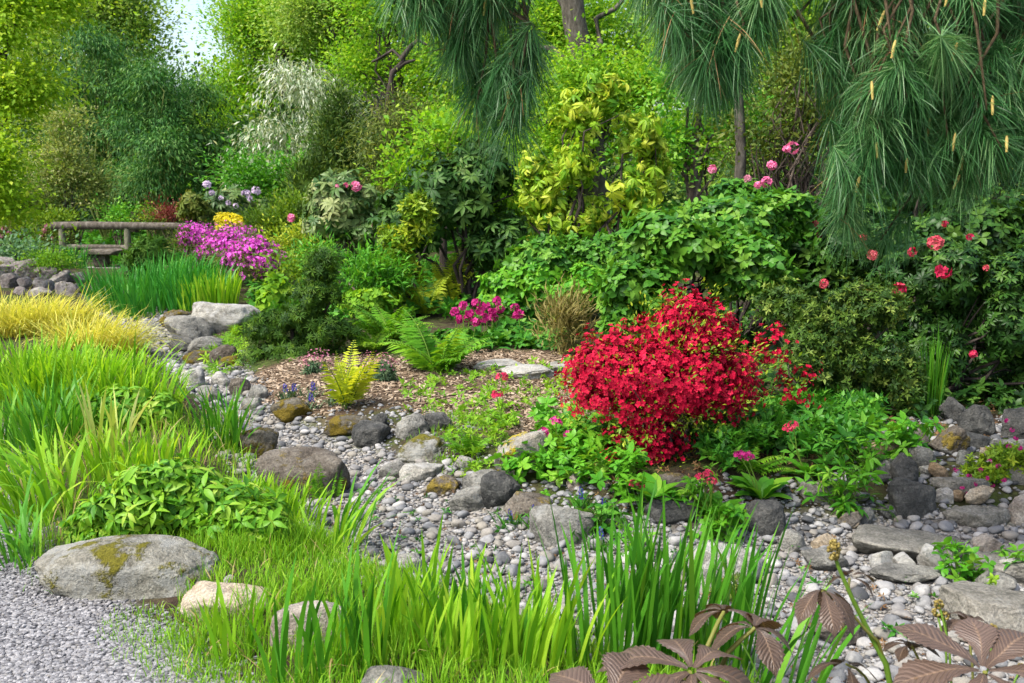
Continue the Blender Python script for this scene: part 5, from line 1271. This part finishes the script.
grass('dry_blades', [(-60, 480), (60, 430), (240, 400), (240, 470), (60, 560)], 300, .22, .007, 'dry blade', 9, 'dry tan blades among the irises', .6, 1.2)
grass('grass', [(0, 500), (60, 520), (60, 600), (20, 560)], 500, .10, .004, 'fine grass', 4, 'thin grass at the path bend')
grass('grass', [(400, 440), (440, 425), (480, 425), (480, 470), (440, 465)], 700, .07, .004, 'fine grass', 5, 'short grass among the stones below the bark mulch')
grass('grass', [(-60, 470), (60, 430), (240, 420), (260, 460), (240, 520), (60, 540)], 2600, .15, .005, 'fine grass', 6, 'fine grass growing through the irises')
# irises at the near edge, roots below the frame
for k, (px, Yn, rx, ry, n_, L_, w_, m_, ln, lab) in enumerate([
    (236, 3.2, .12, .10, 16, .27, .017, 'lime blade', (.1, 0), 'lime iris blades in front of the cream boulder'),
    (300, 2.98, .12, .08, 18, .34, .018, 'iris blade', (.25, 0), 'iris blades crossing the pinkish boulder'),
    (345, 2.95, .12, .08, 20, .36, .019, 'iris blade', (0, 0), 'iris clump just beyond the pinkish boulder, rooted below the frame'),
    (425, 3.2, .18, .12, 34, .35, .018, 'lime blade', (.05, 0), 'lime green iris clump in front of the whitish boulder'),
    (490, 3.15, .18, .12, 34, .30, .017, 'iris blade', (-.05, 0), 'mid green iris clump between the lime one and the tall dark one'),
    (545, 3.1, .16, .12, 36, .34, .017, 'lime blade', (.1, 0), 'bright iris clump reaching in front of the pale pebbles'),
    (388, 3.05, .16, .12, 30, .27, .016, 'lime blade', (.1, 0), 'short lime iris blades behind the grey boulder at the bottom edge'),
    (456, 3.0, .16, .1, 30, .27, .016, 'lime blade', (0, .1), 'short lime iris blades between two taller lime and mid green clumps'),
    (520, 3.0, .16, .1, 34, .30, .016, 'lime blade', (.15, 0), 'short lime iris blades at the bottom edge before the bright clump'),
    (612, 3.15, .18, .12, 66, .50, .018, 'deep iris blade', (.02, 0), 'tall deep green iris clump below the large rounded grey boulder'),
    (668, 3.2, .17, .12, 64, .60, .018, 'deep iris blade', (.05, 0), 'tallest deep green iris clump, rising in front of the red azalea foot'),
    (728, 3.25, .15, .12, 34, .50, .018, 'deep iris blade', (.12, 0), 'deep green iris clump in front of the pale speckled boulder'),
    (778, 3.0, .10, .1, 18, .50, .020, 'deep iris blade', (.45, 0), 'broad iris blades leaning over the small bronze leaves')]):
    b = on(P(px, 683, Yn)[0], Yn)
    cl('iris', lab, 'iris', 0, 0, rx, ry, n_, L_, w_, m_, 80 + k, .13, .28 if k < 12 else .5, ln, base=b, segs=6)
# ------------------------------------------------------------------ bronze leaved rodgersias
def leaflet(rows=22, wd=.56, droop=.35, peak=.6):
    t = np.linspace(0, 1, rows + 1)
    w_ = np.where(t < peak, .12 + .88 * np.sin(t / peak * PI / 2) ** 1.3, np.cos((t - peak) / (1 - peak) * PI / 2) ** 1.15).clip(.015) * wd / 2
    V, T = [], []
    cols = (-1, -.55, 0, .55, 1)
    for k in range(rows + 1):
        tooth = 1 + (.10 if k % 2 else -.06)
        for s in cols:
            y = t[k] + abs(s) * .16 * (1 - t[k]) * min(t[k] * 4, 1)
            V.append((s * w_[k] * (tooth if abs(s) == 1 else 1), y - droop * .3 * y * y, -droop * y * y + abs(s) * w_[k] * .35 - abs(s) ** 2 * w_[k] * .3 + 0.))
            T.append(0.)
    n = len(cols); F = []
    for k in range(rows):
        for c in range(n - 1):
            a = k * n + c
            F.append((a, a + 1, a + 1 + n, a + n))
    return np.array(V), np.array(F), np.array(T)
LU = np.tile([-1, -.55, 0, .55, 1], 23).astype(float); LV = np.repeat(np.linspace(0, 1, 23), 5)
LEAFLET = leaflet()
LEAFLET2 = leaflet(droop=.7)
def palm(t, hub, base, lets, r, tm=LEAFLET, tb=.55, stalk=.006):
    "one hand shaped leaf: leaflets given as (azimuth, elevation, length) round the hub, on its own stalk"
    lf = mesh('leaf_stalk', tube(curve(base, hub, .1, .02, 7, r), np.linspace(stalk * 1.5, stalk, 7), 7), M['bronze stalk'], t)
    az = np.array([l[0] for l in lets]); el = np.array([l[1] for l in lets]); L = np.array([l[2] for l in lets])
    d = np.stack([np.cos(az) * np.cos(el), np.sin(az) * np.cos(el), np.sin(el)], -1)
    z = np.stack([-np.cos(az) * np.sin(el), -np.sin(az) * np.sin(el), np.cos(el)], -1) + r.normal(size=d.shape) * .12
    L = L * .9
    c = inst(tm, hub + d * .012, frames(d, z), L, tb + r.normal(size=len(L)) * .1)
    b = np.array(t['_base'])
    o = mesh('leaflets', [(c[0] - b, c[1], c[2])], M['bronze leaf'], lf, (0, 0, 0))
    for nm, val in (('across', np.tile(LU, len(L))), ('along', np.tile(LV, len(L)))):
        o.data.attributes.new(nm, 'FLOAT', 'POINT').data.foreach_set('value', val.astype(np.float32))
    w_ = o.data.vertices
    cv = np.zeros(len(w_) * 3, np.float32); w_.foreach_get('co', cv); cv = cv.reshape(-1, 3)
    cv += .010 * np.stack([vnoise(cv * 14 + k * 9.3) for k in range(3)], -1)          # no two leaflets curl alike
    w_.foreach_set('co', cv.ravel())
    return o
LM('bronze stalk', [(.10, .10, .02), (.14, .15, .03)], trans=0.)
def hand(a0, spread_, n, L, el, r):
    a = a0 + np.linspace(-spread_, spread_, n) + r.normal(size=n) * .1
    return [(x, el + r.normal() * .12, L * (1 - .22 * abs(k - (n - 1) / 2) / n * 2) * r.uniform(.92, 1.08)) for k, x in enumerate(a)]
r = np.random.default_rng(71)
Yr = 2.45
g = on(P(680, 683, 2.5)[0], 2.55)
t = thing('rodgersia', 'bronze leaved plant with the largest hand shaped leaves, below the tallest iris', 'rodgersia', g)
palm(t, P(690, 672, Yr), g, [(2.75, .5, .27), (.75, .5, .23), (-.1, .2, .24), (1.7, .65, .20), (-.75, -.1, .28), (-1.7, -.2, .25), (-2.6, .05, .30)], r, LEAFLET2, .62)
palm(t, P(610, 706, 2.35), g, [(1.1, .55, .24), (2.4, .4, .23), (.2, .45, .26), (3.2, .15, .22), (-.9, -.1, .2), (-2, 0, .2)], r, LEAFLET, .72)
palm(t, P(755, 628, 2.62), g, hand(1.0, 2.2, 5, .19, .15, r), r, LEAFLET2, .45)
palm(t, P(724, 612, 2.75), g, hand(1.5, 1.8, 5, .15, .2, r), r, LEAFLET2, .4)
g = on(P(880, 683, 2.45)[0], 2.45)
t = thing('rodgersia', 'bronze leaved plant with a tall green stalk ending in a brown bud', 'rodgersia', g)
st = mesh('bud_stalk', tube([g, P(893, 700, 2.45), P(886, 664, 2.45), P(868, 630, 2.45), P(852, 598, 2.45), P(838, 566, 2.45), P(835, 556, 2.45)], [.009, .0085, .008, .007, .006, .005, .005], 8), M['green stem'], t)
p = P(834, 550, 2.45)
u = orand(60, r)
q = p + u * np.array([.014, .014, .026])
V1, F1 = ICO[1]
mesh('flower_bud', [(lambda c: (c[0] - g, c[1], c[2]))(inst((V1, F1, np.zeros(len(V1))), q, frames(np.cross(u, [0.1, .2, 1.]), u), .005, r.random(60)))], M['bud'], st, (0, 0, 0))
hub = P(822, 591, 2.42)
palm(t, hub, P(884, 660, 2.45), hand(-1.2, 2.3, 6, .125, -.15, r), r, LEAFLET2, .55, .003)
palm(t, P(850, 578, 2.46), P(848, 592, 2.45), [(.4, .3, .08), (-.3, -.2, .09), (2.9, .1, .06), (1.5, .3, .07)], r, LEAFLET2, .3, .003)
palm(t, P(846, 664, 2.4), P(880, 700, 2.45), [(3.0, .15, .11), (.1, .1, .10), (1.6, .1, .08), (-1.4, -.3, .09)], r, LEAFLET2, .25, .003)
g = on(P(985, 683, 2.4)[0], 2.45)
t = thing('rodgersia', 'bronze leaved plant with purplish veined leaves below the big flat slab', 'rodgersia', g)
palm(t, P(985, 672, 2.35), g, [(2.5, .6, .26), (1.4, .75, .2), (.5, .6, .22), (-.2, .25, .23), (3.2, .2, .27), (-1, -.1, .25), (-2.2, -.1, .25)], r, LEAFLET, .78)
palm(t, P(912, 646, 2.45), g, hand(1.6, 2.2, 6, .085, .1, r), r, LEAFLET2, .35, .003)
palm(t, P(968, 622, 2.6), g, hand(1.6, 1.6, 4, .09, .2, r), r, LEAFLET2, .4, .003)
for px, py in ((939, 604), (944, 616), (992, 628), (937, 612), (1021, 668)):
    p = P(px, py, 2.6)
    st = mesh('bud_stalk', tube(curve(g, p, .05, .02, 5, r), .003, 5), M['green stem'], t)
    u = orand(26, r); q = p + u * .011
    mesh('flower_bud', [(lambda c: (c[0] - g, c[1], c[2]))(inst((V1, F1, np.zeros(len(V1))), q, frames(np.cross(u, [0.1, .2, 1.]), u), .0042, r.random(26)))], M['bud'], st, (0, 0, 0))
# ------------------------------------------------------------------ pine hanging into the picture
r = np.random.default_rng(91)
tb_ = on(3.3, 5.0)
t = thing('pine_tree', 'long needled pine whose drooping boughs hang into the top of the picture', 'pine', tb_)
trunk = np.array([tb_ - [0, 0, .2], [3.32, 5.02, 1.2], [3.28, 4.98, 2.6], [3.3, 5.0, 4.2], [3.26, 5., 5.6]])
mesh('trunk', tube(trunk, [.22, .19, .17, .13, .08], 14), M['bark'], t)
limbs = [np.array([[3.28, 4.98, 2.5], [2.6, 4.6, 2.75], [1.9, 4.3, 2.85], [1.3, 4.1, 2.85], [.7, 4.0, 2.8], [.1, 3.9, 2.75], [-.45, 3.85, 2.62]]),
         np.array([[3.3, 5., 3.2], [2.8, 4.3, 3.3], [2.2, 3.9, 3.2], [1.6, 3.75, 3.0], [1.2, 3.7, 2.75]]),
         np.array([[3.28, 4.98, 2.2], [2.8, 4.6, 2.35], [2.3, 4.3, 2.4], [1.9, 4.1, 2.35]])]
LP = np.concatenate([np.stack([np.interp(np.linspace(0, len(l) - 1, 60), np.arange(len(l)), l[:, k]) for k in range(3)], -1) for l in limbs])
lb = []
for l in limbs: lb += tube(l, np.linspace(.06, .014, len(l)), 8)
mesh('limbs', lb, M['bark'], t)
tips = []
def inpoly(poly, n):
    poly = np.array(poly, float); out = []
    while len(out) < n:
        q = r.uniform(poly.min(0), poly.max(0), (200, 2))
        out += list(q[sdist(poly, q[:, 0], q[:, 1]) < 0])
    return out[:n]
fixed = [(876, 27, 3.7), (889, 54, 3.6), (873, 53, 3.75), (868, 95, 3.6), (884, 85, 3.7), (949, 57, 3.6), (979, 12, 3.6), (942, 3, 3.7), (957, 62, 3.7), (735, 48, 3.7), (717, 75, 3.8), (758, 4, 3.7), (854, 187, 3.7), (902, 168, 3.7), (949, 146, 3.7),
         (957, 165, 3.8), (952, 184, 3.8), (987, 110, 3.6), (1001, 147, 3.6), (873, 153, 3.7), (924, 132, 3.8), (690, 10, 3.7), (508, 100, 3.9), (485, 12, 3.9), (510, 62, 3.9)]
tips += [(a, b, c, True) for a, b, c in fixed]
tips += [(a, b, r.uniform(3.7, 4.5), False) for a, b in inpoly([(810, -60), (1060, -60), (1070, 150), (960, 170), (870, 150), (835, 105)], 105)]
tips += [(a, b, r.uniform(3.6, 4.3), False) for a, b in inpoly([(840, 60), (1060, 60), (1060, 165), (920, 195), (850, 185)], 46)]
tips += [(a, b, r.uniform(3.7, 4.3), False) for a, b in inpoly([(640, -60), (800, -60), (770, 20), (735, 90), (690, 100), (655, 20)], 58)]
tips += [(a, b, r.uniform(3.8, 4.3), False) for a, b in inpoly([(400, -60), (520, -60), (520, 20), (480, 30), (470, 50), (440, 40), (410, 0)], 26)]
tips += [(a, b, r.uniform(3.6, 5.2), False) for a, b in inpoly([(760, -420), (1350, -420), (1350, 60), (1070, 60), (1050, -90), (780, -90)], 110)]  # unseen shoots above the frame, added to shade the right side
tips += [(a, b, r.uniform(3.8, 4.2), False) for a, b in ((470, 70), (488, 95), (516, 84), (420, 18), (394, 4), (530, 60), (498, 120), (455, 62), (476, 108), (512, 128))]
tips += [(500, 85, 3.95, False), (512, 110, 3.9, False), (506, 70, 4.0, False), (462, 45, 3.9, False), (880, 240, 4., False), (852, 235, 4.05, False), (845, 215, 3.9, False)]
V_, tw, cand, DEAD = [], [], [], []
LM('dry needle', [(.14, .07, .03), (.24, .13, .05), (.30, .20, .09)], trans=.15)
for px, py, Yp, cd in tips:
    tip = P(px, py, Yp)
    k = np.argmin(np.linalg.norm((LP - tip) * [1, 1, .5] + r.normal(size=LP.shape) * .08, axis=1))
    a = LP[k]
    c = curve(a, tip, -.02, .05, 7, r)
    tt_ = np.linspace(0, 1, 7)[:, None]
    c += np.array([0, 0, -1]) * (np.linalg.norm(tip - a) * .10 * np.sin(tt_ * PI)) * -1
    tw += tube(c, np.linspace(.011, .004, 7), 5)
    n = int(r.uniform(190, 250))
    s = r.uniform(0, 1, n) ** .8 * .17
    ax = unit(c[-1] - c[-2]); ax = unit(ax + r.normal(size=3) * .35 + np.array([0, -.1, .0]))
    q = tip - ax * s[:, None]
    rad = r.normal(size=(n, 3)); rad -= (rad @ ax)[:, None] * ax; rad = unit(rad)
    d = unit(ax * r.uniform(.25, 1.1, n)[:, None] + rad * r.uniform(.5, 1.1, n)[:, None] + np.array([0, 0, .1]))
    L = r.uniform(.10, .175, n) * r.uniform(.85, 1.15)
    seg = np.linspace(0, 1, 5)
    dr_ = r.uniform(.1, .7, n) * r.uniform(.7, 1.3)
    C = q[:, None] + d[:, None] * (L[:, None] * seg[None])[..., None] + np.array([0, 0, -1.]) * (dr_ * L)[:, None, None] * (seg ** 2)[None, :, None]
    side = unit(np.cross(d, r.normal(size=(n, 3))))
    wv = .0025 * np.array([.7, 1, 1, .8, .15]) * .5
    A, B = C - side[:, None] * wv[None, :, None], C + side[:, None] * wv[None, :, None]
    V = np.stack([A, B], 2).reshape(-1, 3)
    k2 = np.arange(4) * 2
    F = (np.stack([k2, k2 + 1, k2 + 3, k2 + 2], -1)[None] + (np.arange(n) * 10)[:, None, None]).reshape(-1, 4)
    V_.append((V, F, np.clip(np.repeat(.45 + r.normal() * .15 + r.normal(size=n) * .2, 10), 0, 1)))
    if r.random() < .5:
        m_ = int(r.uniform(4, 14)); DEAD.append((V[:m_ * 10] + r.normal(size=3) * .03, F[:m_ * 4], np.full(m_ * 10, r.random())))
    if cd:
        cand.append((tip, ax))
mesh('twigs', tw, M['shoot'], t)
mesh('needles', V_, M['pine needle'], t)
mesh('dead_needles', DEAD, M['dry needle'], t)
for tip, ax in cand:
    up = unit(np.array([r.normal() * .15, r.normal() * .15, 1.]))
    L = r.uniform(.025, .042)
    tip = tip + np.array([0, -.04, .01])
    pts = np.array([tip - up * .03, tip + up * L * .3, tip + up * L * .7, tip + up * L])
    mesh('candle', tube(pts, [.004, .006, .005, .0025], 7), M['candle'], t)
